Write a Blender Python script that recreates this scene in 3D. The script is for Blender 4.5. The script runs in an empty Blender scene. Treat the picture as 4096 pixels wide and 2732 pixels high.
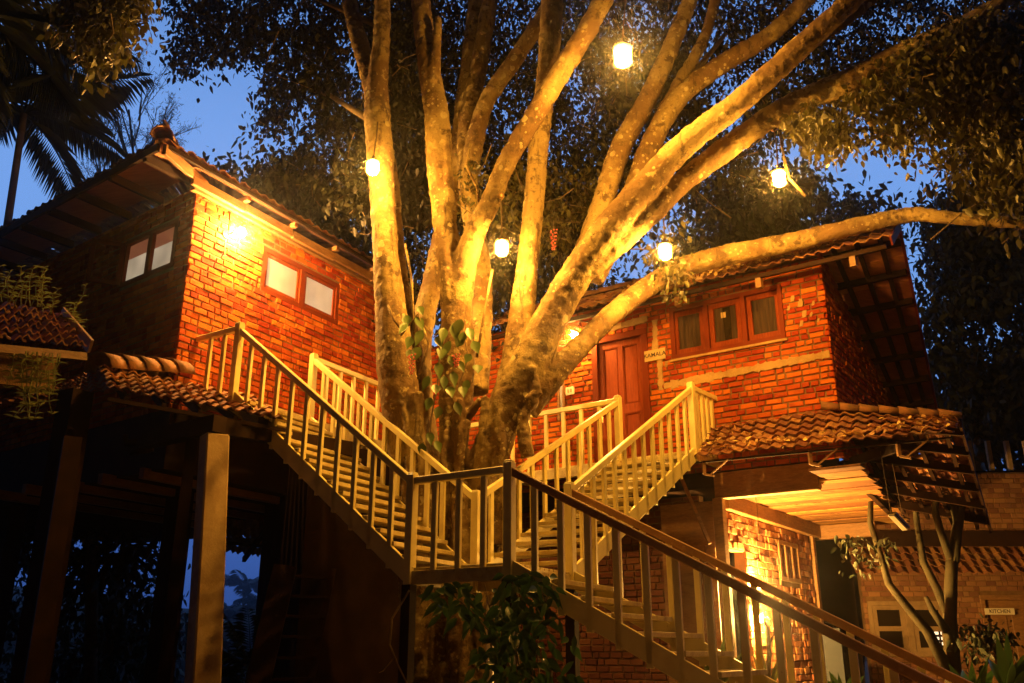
import bpy, math, random
import numpy as np
from mathutils import Vector, Matrix, noise as mnoise
random.seed(7); RNG = np.random.default_rng(7)
R = math.radians
SC = bpy.context.scene; COL = SC.collection

# ------------------------------------------------------------------ camera
CH, F, TH = 1.65, 3629.0, .329
cam = bpy.data.cameras.new('camera'); camo = bpy.data.objects.new('camera', cam); COL.objects.link(camo)
camo.location = (0, 0, CH); camo.rotation_euler = (math.pi/2+TH, 0, 0)
cam.sensor_width = 36; cam.sensor_fit = 'HORIZONTAL'; cam.lens = F/4096*36; cam.clip_end = 2000; cam.clip_start = .1
SC.camera = camo

# ------------------------------------------------------------------ sky (dusk), exposure, sampling
W = bpy.data.worlds.new('World'); SC.world = W; W.use_nodes = True
SKY_STRENGTH = .85
def build_world():
    nt = W.node_tree; nt.nodes.clear()
    out = nt.nodes.new('ShaderNodeOutputWorld'); bg = nt.nodes.new('ShaderNodeBackground')
    tc = nt.nodes.new('ShaderNodeTexCoord'); sep = nt.nodes.new('ShaderNodeSeparateXYZ')
    nt.links.new(tc.outputs['Generated'], sep.inputs[0])
    ramp = nt.nodes.new('ShaderNodeValToRGB')          # by elevation
    e = ramp.color_ramp; e.elements[0].position = 0; e.elements[0].color = (.022, .062, .27, 1)
    e.elements[1].position = 1; e.elements[1].color = (.035, .075, .24, 1)
    for p, c in ((.12, (.05, .13, .46, 1)), (.32, (.20, .42, .95, 1)), (.5, (.21, .43, .97, 1)), (.66, (.13, .30, .75, 1)), (.8, (.05, .12, .4, 1))):
        k = e.elements.new(p); k.color = c
    nt.links.new(sep.outputs['Z'], ramp.inputs[0])
    mp = nt.nodes.new('ShaderNodeMapRange'); mp.inputs['From Min'].default_value = .15; mp.inputs['From Max'].default_value = .75
    mp.inputs['To Min'].default_value = .008; mp.inputs['To Max'].default_value = 1.0      # the afterglow stands behind the houses
    nt.links.new(sep.outputs['Y'], mp.inputs['Value'])
    mul = nt.nodes.new('ShaderNodeMixRGB'); mul.blend_type = 'MULTIPLY'; mul.inputs[0].default_value = 1
    nt.links.new(ramp.outputs[0], mul.inputs[1]); nt.links.new(mp.outputs[0], mul.inputs[2])
    nt.links.new(mul.outputs[0], bg.inputs['Color']); bg.inputs['Strength'].default_value = SKY_STRENGTH
    nt.links.new(bg.outputs[0], out.inputs[0])
build_world()
SC.view_settings.view_transform = 'Standard'; SC.view_settings.look = 'None'
SC.view_settings.exposure = 0; SC.view_settings.gamma = 1
cy = SC.cycles
cy.use_denoising = True; cy.max_bounces = 6; cy.diffuse_bounces = 3; cy.glossy_bounces = 3; cy.volume_bounces = 1
cy.transmission_bounces = 4; cy.transparent_max_bounces = 8; cy.sample_clamp_indirect = 4; cy.sample_clamp_direct = 0
LAMP, LAMP_WALL, LAMP_LOW = (1.0, .45, .062), (1.0, .50, .12), (1.0, .50, .10)      # warm tungsten
LANTERN_E, WALL_E, EAVE_E, LOW_E = 1350, 8500, 1700, 7000

# ------------------------------------------------------------------ projecting picture points to real places (2351-wide picture units)
D = 4096/2351
def ray(x, y):
    u = (x*D-2048)/F; v = -(y*D-1366)/F
    return np.array([u, math.cos(TH)-v*math.sin(TH), math.sin(TH)+v*math.cos(TH)])
def at(x, y, Y):
    r = ray(x, y)*(Y/ray(x, y)[1]); return np.array([r[0], r[1], r[2]+CH])
def atz(x, y, z):
    r = ray(x, y); r = r*((z-CH)/r[2]); return np.array([r[0], r[1], z])
def pxm(p):                                               # metres per picture unit at p
    return D/F*(p[1]*math.cos(TH)+(p[2]-CH)*math.sin(TH))
class Fr:                                                 # wall frame: s along the wall, n into the house, z up
    def __init__(s, o, a, inner=1):
        s.o = np.array([o[0], o[1], 0.]); s.a = a
        s.d = np.array([math.cos(a), math.sin(a), 0.]); s.n = np.array([-math.sin(a), math.cos(a), 0.])*inner
    def p(s, u, n, z): return s.o+s.d*u+s.n*n+np.array([0, 0, z])
    def hit(s, x, y, n=0):
        r = ray(x, y); o = s.o+s.n*n-np.array([0, 0, CH]); t = (o@s.n)/(r@s.n); q = r*t
        return (q-s.o)@s.d, q[2]+CH
FL = Fr((-4.98, 12.81), 1.057)                            # left house, face behind the left flight
FLL = Fr((-4.98, 12.81), R(143), -1)                      # left house, dark face
FR = Fr((4.96, 13.38), -.609)                             # right house, door face
FRS = Fr((4.96, 13.38), -.609+math.pi/2, 1)               # right house, end face (n to the left = inside)
FU = Fr(FR.p(-2.0, 0, 0)[:2], -.609+math.pi/2, 1)         # wall under the right house (seen face towards the left)

# ------------------------------------------------------------------ materials
def mat(name, base, rough=.6, tone=0, noise=None, bump=None, spots=None, metal=0, emit=None, stretch=None, spec=None, attr=True, trans=0, streak=None):
    m = bpy.data.materials.new(name); m.use_nodes = True; nt = m.node_tree; b = nt.nodes['Principled BSDF']
    b.inputs['Roughness'].default_value = rough; b.inputs['Metallic'].default_value = metal
    if spec is not None: b.inputs['Specular IOR Level'].default_value = spec
    L = nt.links.new; N = nt.nodes.new
    tc = N('ShaderNodeTexCoord'); vec = tc.outputs['Object']
    if stretch:
        mp = N('ShaderNodeMapping'); mp.inputs['Scale'].default_value = stretch; L(vec, mp.inputs[0]); vec = mp.outputs[0]
    rgb = N('ShaderNodeRGB'); rgb.outputs[0].default_value = (*base, 1); c = rgb.outputs[0]
    def mixc(a, bcol, fac, blend='MIX'):
        mx = N('ShaderNodeMixRGB'); mx.blend_type = blend
        L(a, mx.inputs[1])
        if isinstance(bcol, tuple): mx.inputs[2].default_value = (*bcol, 1)
        else: L(bcol, mx.inputs[2])
        if isinstance(fac, (int, float)): mx.inputs[0].default_value = fac
        else: L(fac, mx.inputs[0])
        return mx.outputs[0]
    def nz(scale, detail=5, rough_=.6):
        n = N('ShaderNodeTexNoise'); n.inputs['Scale'].default_value = scale; n.inputs['Detail'].default_value = detail
        n.inputs['Roughness'].default_value = rough_; L(vec, n.inputs['Vector']); return n.outputs['Fac']
    def rmp(src, lo, hi):
        r = N('ShaderNodeMapRange'); r.inputs['From Min'].default_value = lo; r.inputs['From Max'].default_value = hi; L(src, r.inputs['Value']); return r.outputs[0]
    for (sc, col, lo, hi) in (noise or []): c = mixc(c, col, rmp(nz(sc), lo, hi))
    if streak:
        mp2 = N('ShaderNodeMapping'); mp2.inputs['Scale'].default_value = streak[0]; L(tc.outputs['Object'], mp2.inputs[0]); sv, vec = vec, mp2.outputs[0]
        c = mixc(c, streak[1], rmp(nz(1.6, 6, .7), streak[2], streak[3])); vec = sv
    if spots:
        for (sc, col, th, soft) in spots:
            v = N('ShaderNodeTexVoronoi'); v.inputs['Scale'].default_value = sc; v.inputs['Randomness'].default_value = 1
            wob = N('ShaderNodeMixRGB'); wob.blend_type = 'ADD'; wob.inputs[0].default_value = .05
            nn = N('ShaderNodeTexNoise'); nn.inputs['Scale'].default_value = 9; L(tc.outputs['Object'], nn.inputs['Vector'])
            L(tc.outputs['Object'], wob.inputs[1]); L(nn.outputs['Color'], wob.inputs[2]); L(wob.outputs[0], v.inputs['Vector'])
            # radius of each spot varies with its cell colour
            sp = N('ShaderNodeSeparateColor'); L(v.outputs['Color'], sp.inputs[0])
            mm = N('ShaderNodeMath'); mm.operation = 'MULTIPLY'; mm.inputs[1].default_value = th; L(sp.outputs[0], mm.inputs[0])
            sb = N('ShaderNodeMath'); sb.operation = 'SUBTRACT'; L(mm.outputs[0], sb.inputs[0]); L(v.outputs['Distance'], sb.inputs[1])
            mk = N('ShaderNodeMath'); mk.operation = 'MULTIPLY'; L(rmp(sb.outputs[0], 0, soft), mk.inputs[0]); L(rmp(nz(1.7, 3), .46, .60), mk.inputs[1])   # lichen grows in colonies
            c = mixc(c, col, mk.outputs[0])
    if tone:
        at_ = N('ShaderNodeAttribute'); at_.attribute_name = 'tone'
        hs = N('ShaderNodeHueSaturation'); L(c, hs.inputs['Color'])
        mr = N('ShaderNodeMapRange'); mr.inputs['To Min'].default_value = 1-tone; mr.inputs['To Max'].default_value = 1+tone
        L(at_.outputs['Fac'], mr.inputs['Value']); L(mr.outputs[0], hs.inputs['Value'])
        mh = N('ShaderNodeMapRange'); mh.inputs['To Min'].default_value = .5-.02*min(1, tone*2); mh.inputs['To Max'].default_value = .5+.02*min(1, tone*2)
        L(at_.outputs['Fac'], mh.inputs['Value']); L(mh.outputs[0], hs.inputs['Hue']); c = hs.outputs[0]
    L(c, b.inputs['Base Color'])
    if bump:
        prev = None
        for sc, st, dist in bump:
            bp = N('ShaderNodeBump'); bp.inputs['Strength'].default_value = st; bp.inputs['Distance'].default_value = dist
            L(nz(sc, 6, .65), bp.inputs['Height'])
            if prev: L(prev, bp.inputs['Normal'])
            prev = bp.outputs[0]
        L(prev, b.inputs['Normal'])
    if trans:
        out = nt.nodes['Material Output']; tr = N('ShaderNodeBsdfTranslucent'); L(c, tr.inputs['Color'])
        ms = N('ShaderNodeMixShader'); ms.inputs[0].default_value = trans
        L(b.outputs[0], ms.inputs[1]); L(tr.outputs[0], ms.inputs[2]); L(ms.outputs[0], out.inputs[0])
    if emit:
        b.inputs['Emission Color'].default_value = (*emit[0], 1)
        if 'frosted' in name:                               # uneven lamplight put into the pane's glow colour as noise
            rg = N('ShaderNodeRGB'); rg.outputs[0].default_value = (*emit[0], 1)
            L(mixc(rg.outputs[0], tuple(q*.55 for q in emit[0]), rmp(nz(1.3, 2), .38, .66)), b.inputs['Emission Color'])
        b.inputs['Emission Strength'].default_value = emit[1]; b.inputs['Emission Strength'].default_value = emit[1]
    return m
M = {}
M['brick'] = mat('red_brick', (.42, .082, .012), .9, spec=.08, tone=.36, noise=[(7, (.28, .045, .010), .45, .75), (23, (.48, .13, .035), .6, .84)], bump=[(60, .5, .01), (16, .5, .02)])
M['brick_old'] = mat('rough_brick', (.42, .17, .06), .85, tone=.35, noise=[(9, (.25, .08, .03), .45, .75)], bump=[(45, .8, .02), (14, .8, .03)])
M['brick_far'] = mat('dull_brick', (.24, .105, .05), .9, tone=.3, noise=[(2, (.2, .1, .05), .4, .7)], bump=[(40, .4, .01)])
M['mortar'] = mat('mortar', (.20, .11, .045), .95, noise=[(8, (.12, .065, .025), .4, .7)], bump=[(50, .8, .015)])
M['plaster'] = mat('smeared_mortar', (.40, .26, .10), .95, noise=[(5, (.30, .18, .07), .4, .7), (30, (.46, .31, .14), .5, .8)], bump=[(40, .7, .012), (9, .4, .02)])
M['paint'] = mat('cream_paint', (.78, .68, .27), .36, noise=[(3, (.62, .50, .19), .5, .75), (26, (.30, .20, .08), .66, .8)], bump=[(35, .15, .004)])
M['tread'] = mat('worn_cream_paint', (.55, .46, .20), .6, noise=[(6, (.36, .25, .10), .45, .7), (30, (.2, .12, .05), .58, .75)], bump=[(40, .35, .006)])
M['brown_rail'] = mat('brown_wood_handrail', (.36, .18, .06), .5, noise=[(4, (.26, .12, .035), .4, .65), (16, (.46, .27, .10), .56, .76)], bump=[(20, .3, .005)])  # browner than the cream rails of the other flights
M['door'] = mat('varnished_red_wood', (.17, .030, .006), .45, spec=.06, noise=[(4, (.25, .05, .011), .4, .7), (11, (.11, .018, .005), .5, .75)], stretch=(9, 9, .9), bump=[(6, .15, .004)])
M['frame'] = mat('dark_red_wood', (.15, .024, .005), .5, spec=.06, noise=[(5, (.14, .03, .01), .45, .7)], stretch=(7, 7, 1.2), bump=[(8, .2, .004)])
M['beam'] = mat('brown_timber', (.26, .13, .045), .6, noise=[(3, (.16, .075, .025), .4, .7), (9, (.32, .18, .07), .5, .75)], stretch=(1.5, 1.5, 7), bump=[(9, .3, .006)])
M['plank'] = mat('sawn_palm_plank', (.30, .135, .035), .75, tone=.4, noise=[(2.2, (.14, .055, .015), .45, .62), (7, (.40, .21, .06), .54, .70)], stretch=(1, 5, 5), bump=[(7, .5, .01)])
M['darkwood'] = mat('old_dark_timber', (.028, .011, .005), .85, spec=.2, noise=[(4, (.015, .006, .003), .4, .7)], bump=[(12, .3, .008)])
M['roof_board'] = mat('shaded_roof_board', (.32, .115, .04), .8, tone=.3, noise=[(3, (.2, .07, .022), .4, .7)], stretch=(1, 5, 5))
M['tile'] = mat('clay_tile', (.27, .105, .042), .85, tone=.4, noise=[(3, (.15, .075, .035), .45, .7), (14, (.10, .075, .035), .58, .75)], bump=[(40, .5, .01), (12, .4, .01)])
M['ridge'] = mat('mossy_ridge_tile', (.24, .10, .036), .9, noise=[(4, (.12, .06, .022), .40, .66), (18, (.08, .055, .02), .52, .72)], bump=[(30, .6, .012)])
M['bark'] = mat('pale_grey_bark', (.31, .225, .08), .8, noise=[(1.1, (.17, .10, .034), .45, .55), (4, (.10, .06, .02), .55, .62), (9, (.38, .29, .12), .60, .65), (26, (.15, .09, .03), .60, .68)],
    streak=((5, 5, .7), (.085, .05, .018), .57, .66), spots=[(5.5, (.50, .42, .20), .40, .03), (13, (.47, .38, .17), .36, .05)], bump=[(30, .9, .018), (6, .6, .04), (90, .5, .006)])
M['bark2'] = mat('brown_bark', (.16, .115, .06), .9, noise=[(3, (.10, .06, .03), .4, .7), (14, (.24, .19, .11), .55, .75)], bump=[(14, .6, .02)])
M['leaf'] = mat('fig_leaf_shaded', (.019, .019, .006), .55, tone=.5, trans=.2)  # far crown leaves, with the shade put into a darker colour
M['leaf_lit'] = mat('fig_leaf_lit', (.075, .066, .014), .45, tone=.5, trans=.3)  # same leaves in lighter colour, painted as if lamplit
M['leaf_dark'] = mat('dark_foliage', (.035, .045, .022), .6, tone=.5, trans=.15)
M['leaf_pale'] = mat('glossy_creeper_leaf', (.10, .14, .035), .35, tone=.4, trans=.2)
M['leaf_green'] = mat('broad_green_leaf', (.045, .095, .025), .3, tone=.4, trans=.2)
M['grass'] = mat('weed_green', (.22, .23, .06), .6, tone=.4, trans=.25)
M['pink'] = mat('pink_flower', (.55, .10, .10), .6, tone=.3)
M['concrete'] = mat('stained_plaster', (.52, .37, .18), .85, noise=[(2.5, (.38, .25, .11), .42, .65), (12, (.58, .42, .21), .5, .75)], bump=[(35, .5, .01)])
M['metal'] = mat('dark_metal', (.06, .045, .03), .4, metal=.7)
M['brass'] = mat('brass', (.55, .33, .12), .35, metal=.8)
M['white'] = mat('white_plastic', (.72, .66, .5), .4)
M['black'] = mat('black_strip', (.012, .008, .006), .3)
M['glass'] = mat('dark_window_glass', (.02, .014, .008), .06, spec=.6)
M['curtain'] = mat('brown_curtain', (.045, .022, .009), .9, noise=[(3, (.016, .008, .004), .4, .65)], stretch=(8, 8, .3))
M['frosted'] = mat('lit_frosted_pane', (.25, .22, .17), .5, emit=((.62, .48, .32), .72), noise=[(2.5, (.2, .17, .12), .4, .7)])
M['room'] = mat('lit_room_inside', (.35, .1, .05), .6, emit=((.40, .13, .06), .35))
M['pane_glint'] = mat('pane_reflection_glow', (.8, .7, .5), .5, emit=((1, .85, .6), 1.1))
M['lantern'] = mat('lantern_glass_glow', (.9, .8, .6), .4, emit=(LAMP, LANTERN_E))
M['wallbulb'] = mat('wall_bulb_glow', (.9, .8, .6), .4, emit=(LAMP_WALL, WALL_E))
M['eavebulb'] = mat('eave_bulb_glow', (.9, .8, .6), .4, emit=(LAMP_LOW, EAVE_E))
M['lowbulb'] = mat('under_house_bulb_glow', (.9, .8, .6), .4, emit=(LAMP_LOW, LOW_E))
M['rope'] = mat('cord', (.10, .06, .03), .9)
M['soil'] = mat('soil', (.06, .035, .02), .95, noise=[(1, (.03, .03, .012), .4, .7)], bump=[(8, .8, .05)])
M['letter'] = mat('burnt_letter', (.03, .015, .008), .7)
M['board'] = mat('pale_board', (.52, .38, .17), .6, noise=[(6, (.42, .28, .11), .4, .7)], stretch=(1, 1, 6))
M['greywood'] = mat('weathered_grey_frame', (.30, .20, .10), .7, noise=[(5, (.2, .13, .06), .4, .7)], bump=[(14, .3, .006)])
M['bounce_stone'] = mat('pale_bounce_stone', (.34, .25, .15), .9, noise=[(2, (.25, .18, .1), .4, .7)], bump=[(20, .4, .01)])
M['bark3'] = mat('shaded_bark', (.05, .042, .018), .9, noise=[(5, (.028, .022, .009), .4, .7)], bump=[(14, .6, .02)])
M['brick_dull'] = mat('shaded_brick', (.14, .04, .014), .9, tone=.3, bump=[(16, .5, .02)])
M['bluegrey'] = mat('blue_grey_sheet', (.045, .055, .075), .6)
M['hill'] = mat('far_hill', (.03, .045, .025), .95)

# ------------------------------------------------------------------ mesh builder
class MB:
    def __init__(s): s.v = []; s.f = []; s.t = []; s.m = []
    def add(s, vs, fs, tone=None, mi=0):
        o = len(s.v); s.v.extend([tuple(map(float, q)) for q in vs]); s.f.extend([tuple(i+o for i in f) for f in fs])
        s.t.extend([random.random() if tone is None else tone]*len(vs)); s.m.extend([mi]*len(fs))
    def hexa(s, c, tone=None, mi=0):                     # 8 corners: bottom ring then top ring
        s.add(c, [(0, 3, 2, 1), (4, 5, 6, 7), (0, 1, 5, 4), (1, 2, 6, 5), (2, 3, 7, 6), (3, 0, 4, 7)], tone, mi)
    def boxf(s, fr, s0, s1, n0, n1, z0, z1, tone=None, mi=0):
        s.hexa([fr.p(s0, n0, z0), fr.p(s1, n0, z0), fr.p(s1, n1, z0), fr.p(s0, n1, z0), fr.p(s0, n0, z1), fr.p(s1, n0, z1), fr.p(s1, n1, z1), fr.p(s0, n1, z1)], tone, mi)
    def bar(s, a, b, w, h, up=(0, 0, 1), tone=None, mi=0): # bar from a to b, w sideways, h along up
        a = np.array(a, float); b = np.array(b, float); d = b-a; d /= np.linalg.norm(d)
        x = np.cross(d, up); x /= np.linalg.norm(x); u = np.cross(x, d); x = x*w/2; u = u*h/2
        s.hexa([a-x-u, b-x-u, b+x-u, a+x-u, a-x+u, b-x+u, b+x+u, a+x+u], tone, mi)
    def post(s, p, z0, z1, w, ang, d=None, tone=None, mi=0):
        d = d or w; c, q = math.cos(ang), math.sin(ang); pts = []
        for z in (z0, z1):
            for sx, sy in ((-1, -1), (1, -1), (1, 1), (-1, 1)):
                X, Y = sx*w/2, sy*d/2; pts.append((p[0]+X*c-Y*q, p[1]+X*q+Y*c, z))
        s.hexa(pts, tone, mi)
    def tube(s, pts, rad, n=8, cap=True, tone=None, jit=0, mi=0):
        pts = [np.array(p, float) for p in pts]; rings = []; t0 = None
        x = None
        for i, p in enumerate(pts):
            t = pts[min(i+1, len(pts)-1)]-pts[max(i-1, 0)]; t = t/(np.linalg.norm(t)+1e-9)
            if x is None:
                ref = np.array([0, 0, 1.]) if abs(t[2]) < .9 else np.array([1., 0, 0]); x = np.cross(t, ref)
            x = x-t*(x@t); x /= np.linalg.norm(x)+1e-9; y = np.cross(t, x)
            r = rad[i] if hasattr(rad, '__len__') else rad
            rings.append([p+(x*math.cos(2*math.pi*k/n)+y*math.sin(2*math.pi*k/n))*r*(1+(random.uniform(-jit, jit) if jit else 0)) for k in range(n)])
        vs = [q for r_ in rings for q in r_]; fs = []
        for i in range(len(pts)-1):
            for k in range(n): fs.append((i*n+k, i*n+(k+1) % n, (i+1)*n+(k+1) % n, (i+1)*n+k))
        if cap: fs.append(tuple(range(n-1, -1, -1))); fs.append(tuple((len(pts)-1)*n+k for k in range(n)))
        s.add(vs, fs, tone, mi)
    def lathe(s, c, prof, n=16, axis=(0, 0, 1), tone=None):
        ax = np.array(axis, float); ax /= np.linalg.norm(ax); ref = np.array([1., 0, 0]) if abs(ax[0]) < .8 else np.array([0, 1., 0])
        x = np.cross(ax, ref); x /= np.linalg.norm(x); y = np.cross(ax, x); c = np.array(c, float); vs = []; fs = []
        for r, h in prof:
            for k in range(n): vs.append(c+ax*h+(x*math.cos(2*math.pi*k/n)+y*math.sin(2*math.pi*k/n))*r)
        for i in range(len(prof)-1):
            for k in range(n): fs.append((i*n+k, i*n+(k+1) % n, (i+1)*n+(k+1) % n, (i+1)*n+k))
        s.add(vs, fs, tone)
    def quad(s, a, b, c, d, tone=None): s.add([a, b, c, d], [(0, 1, 2, 3)], tone)
    def build(s, name, m, parent=None, smooth=False, bevel=0):
        ms = bpy.data.meshes.new(name); off = np.array(parent_loc(parent)) if parent else np.zeros(3)
        v = np.array(s.v, float)-off
        ms.from_pydata(v.tolist(), [], s.f); ms.update()
        a = ms.attributes.new('tone', 'FLOAT', 'POINT'); a.data.foreach_set('value', np.array(s.t, dtype=np.float32))
        for q in (m if isinstance(m, list) else [m]): ms.materials.append(q)
        if isinstance(m, list): ms.polygons.foreach_set('material_index', np.array(s.m, dtype=np.int32))
        if smooth: ms.polygons.foreach_set('use_smooth', [True]*len(ms.polygons))
        o = bpy.data.objects.new(name, ms); COL.objects.link(o)
        if parent: o.parent = parent
        if bevel:
            b = o.modifiers.new('bevel', 'BEVEL'); b.width = bevel; b.segments = 1; b.limit_method = 'ANGLE'; b.use_clamp_overlap = True
        return o
def parent_loc(o):
    l = Vector((0, 0, 0))
    while o: l = l+o.location; o = o.parent
    return l
def thing(name, label, cat, loc=(0, 0, 0), group=None):
    o = bpy.data.objects.new(name, None); COL.objects.link(o); o.location = loc; o.empty_display_size = .2
    o['label'] = label; o['category'] = cat
    if group: o['group'] = group
    return o
def tag(o, label, cat, group=None):
    o['label'] = label; o['category'] = cat
    if group: o['group'] = group
    return o
def lerp(a, b, t): return np.array(a, float)*(1-t)+np.array(b, float)*t

# ------------------------------------------------------------------ brick walls: each brick is modelled, inside one mesh
def brick_wall(name, parent, fr, s0, s1, z0, z1, holes=(), pitch=.098, lens=(.225, .225, .11), joint=.020, m='brick', rough=.006, top=None, seed=1, thick=.2, inset=0, inset1=0):
    rnd = random.Random(seed); mb = MB(); nrow = int((z1-z0)/pitch)+1
    def wob(s, k): return mnoise.noise((s*.7, k*.31, seed*3.7))*.010
    for k in range(nrow):
        za = z0+k*pitch; zb = min(za+pitch-joint*.95, z1)
        if zb-za < .02: continue
        s = s0-rnd.uniform(0, .2); zm = (za+zb)/2
        while s < s1:
            L = rnd.choice(lens)*rnd.uniform(.88, 1.12); a, b = s, s+L; s = b+joint*rnd.uniform(.6, 1.5)
            segs = [(max(a, s0), min(b, s1))]
            for (h0, h1, g0, g1) in holes:
                if zb > g0+.012 and za < g1-.012:
                    ns = []
                    for (p, q) in segs:
                        if q <= h0 or p >= h1: ns.append((p, q))
                        else:
                            if p < h0-.02: ns.append((p, h0))
                            if q > h1+.02: ns.append((h1, q))
                    segs = ns
            for (p, q) in segs:
                if q-p < .025: continue
                if top and zm > top((p+q)/2): continue
                o = rnd.uniform(-rough, rough)-.003; j = lambda: rnd.uniform(-.0045, .0045)
                w0, w1 = wob(p, k), wob(q, k); tn = rnd.random()
                if rnd.random() < .06: o += .010
                zt0, zt1 = rnd.uniform(0, .006), rnd.uniform(0, .006)
                cs = [(p+j(), za+w0+j()), (q+j(), za+w1+j()), (q+j(), zb+w1-zt1), (p+j(), zb+w0-zt0)]
                ins = .007; cx = (p+q)/2; cz = zm
                fr_ = [(u+(ins if u < cx else -ins), v+(ins if v < cz else -ins)) for u, v in cs]
                vs = [fr.p(u, .06, v) for u, v in cs]+[fr.p(u, o+.008, v) for u, v in cs]+[fr.p(u, o+rnd.uniform(-.003, .003), v) for u, v in fr_]
                fs = []
                for i in range(4):
                    i2 = (i+1) % 4; fs += [(i, i2, 4+i2, 4+i), (4+i, 4+i2, 8+i2, 8+i)]
                fs.append((8, 9, 10, 11)); mb.add(vs, fs, tn)
    wall = mb.build(name, M[m], parent)
    MD = .020; mo = MB(); xs = sorted({s0+inset, s1-inset1, *[h for q in holes for h in q[:2]]}); zs = sorted({z0, z1, *[h for q in holes for h in q[2:4]]})
    for i in range(len(xs)-1):
        for k in range(len(zs)-1):
            cx, cz = (xs[i]+xs[i+1])/2, (zs[k]+zs[k+1])/2
            if any(h[0] < cx < h[1] and h[2] < cz < h[3] for h in holes): continue
            if top:
                ta, tb = top(xs[i]), top(xs[i+1]); zb_ = zs[k]
                if max(ta, tb) < zb_: continue
                mo.hexa([fr.p(xs[i], .013, zb_), fr.p(xs[i+1], .013, zb_), fr.p(xs[i+1], thick, zb_), fr.p(xs[i], thick, zb_),
                         fr.p(xs[i], .013, min(zs[k+1], ta)), fr.p(xs[i+1], .013, min(zs[k+1], tb)), fr.p(xs[i+1], thick, min(zs[k+1], tb)), fr.p(xs[i], thick, min(zs[k+1], ta))])
            else: mo.boxf(fr, xs[i], xs[i+1], MD, thick, zs[k], zs[k+1])
    mo.build('mortar', M['mortar'], wall); return wall
def ragged_sheet(mb, fr, pts, n0=-.012, n1=.012):        # irregular mortar smear on a wall: outline (s,z) with real thickness
    c = np.mean(np.array(pts), axis=0); N = len(pts)
    vs = [fr.p(u, n1, v) for u, v in pts]+[fr.p(u, n0+.004, v) for u, v in pts]+[fr.p(c[0]+(u-c[0])*.93, n0, c[1]+(v-c[1])*.88) for u, v in pts]
    fs = []
    for i in range(N):
        j = (i+1) % N; fs += [(i, j, N+j, N+i), (N+i, N+j, 2*N+j, 2*N+i)]
    fs.append(tuple(2*N+i for i in range(N))); mb.add(vs, fs)
# ------------------------------------------------------------------ clay tiles on a four-cornered slope (p00-p10 eave, p01-p11 ridge)
def tiles(mb, p00, p10, p11, p01, nu, nv, amp=.03, th=.016, jit=.02, seed=3, lift=.03):
    rnd = random.Random(seed); P = [np.array(q, float) for q in (p00, p10, p11, p01)]
    bil = lambda u, v: P[0]*(1-u)*(1-v)+P[1]*u*(1-v)+P[2]*u*v+P[3]*(1-u)*v
    nrm = np.cross(P[1]-P[0], P[3]-P[0]); nrm /= np.linalg.norm(nrm)
    if nrm[2] < 0: nrm = -nrm
    prof = [0, .55, 1, .8, .25, .05, 0]
    for j in range(nv):
        for i in range(nu):
            tn = rnd.random(); du = rnd.uniform(-jit, jit)/1.; dz = rnd.uniform(-jit, jit)*.6; dv = rnd.uniform(-.06, .06)/nv
            top, bot = [], []
            for vv, lf in ((j/nv+dv, lift), ((j+1.12)/nv, 0)):
                vv = min(vv, 1.0)
                for k, h in enumerate(prof):
                    u = (i+k/(len(prof)-1)*1.02)/nu; p = bil(u, vv)+nrm*(h*amp+lf+dz)+(P[1]-P[0])/np.linalg.norm(P[1]-P[0])*du
                    top.append(p); bot.append(p-nrm*th)
            n = len(prof); vs = top+bot; fs = []
            for k in range(n-1):
                fs += [(k, k+1, n+k+1, n+k), (2*n+k, 3*n+k, 3*n+k+1, 2*n+k+1), (k, 2*n+k, 2*n+k+1, k+1), (n+k, n+k+1, 3*n+k+1, 3*n+k)]
            fs += [(0, n, 3*n, 2*n), (n-1, 3*n-1, 4*n-1, 2*n-1)]
            mb.add(vs, fs, tn)
def ridge_caps(mb, a, b, n, r, up=(0, 0, 1)):
    a, b = np.array(a, float), np.array(b, float); d = (b-a)/np.linalg.norm(b-a); x = np.cross(d, up); x /= np.linalg.norm(x); u = np.cross(x, d)
    for i in range(n):
        p, q = lerp(a, b, (i-.08)/n), lerp(a, b, (i+1.05)/n); tn = random.random(); r0, r1 = r*1.12, r*.92; vs = []
        for c, rr in ((p, r0), (q, r1)):
            for th in (0, .018):
                for k in range(7):
                    t = math.pi*k/6; vs.append(c+x*math.cos(t)*(rr-th)+u*(math.sin(t)*(rr-th)*.95-.04))
        fs = []
        for k in range(6): fs += [(k, k+1, 15+k, 14+k), (7+k, 21+k, 22+k, 8+k), (k, 7+k, 8+k, k+1), (14+k, 15+k, 22+k, 21+k)]
        fs += [(0, 14, 21, 7), (6, 13, 27, 20)]
        mb.add(vs, fs, tn)
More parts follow.
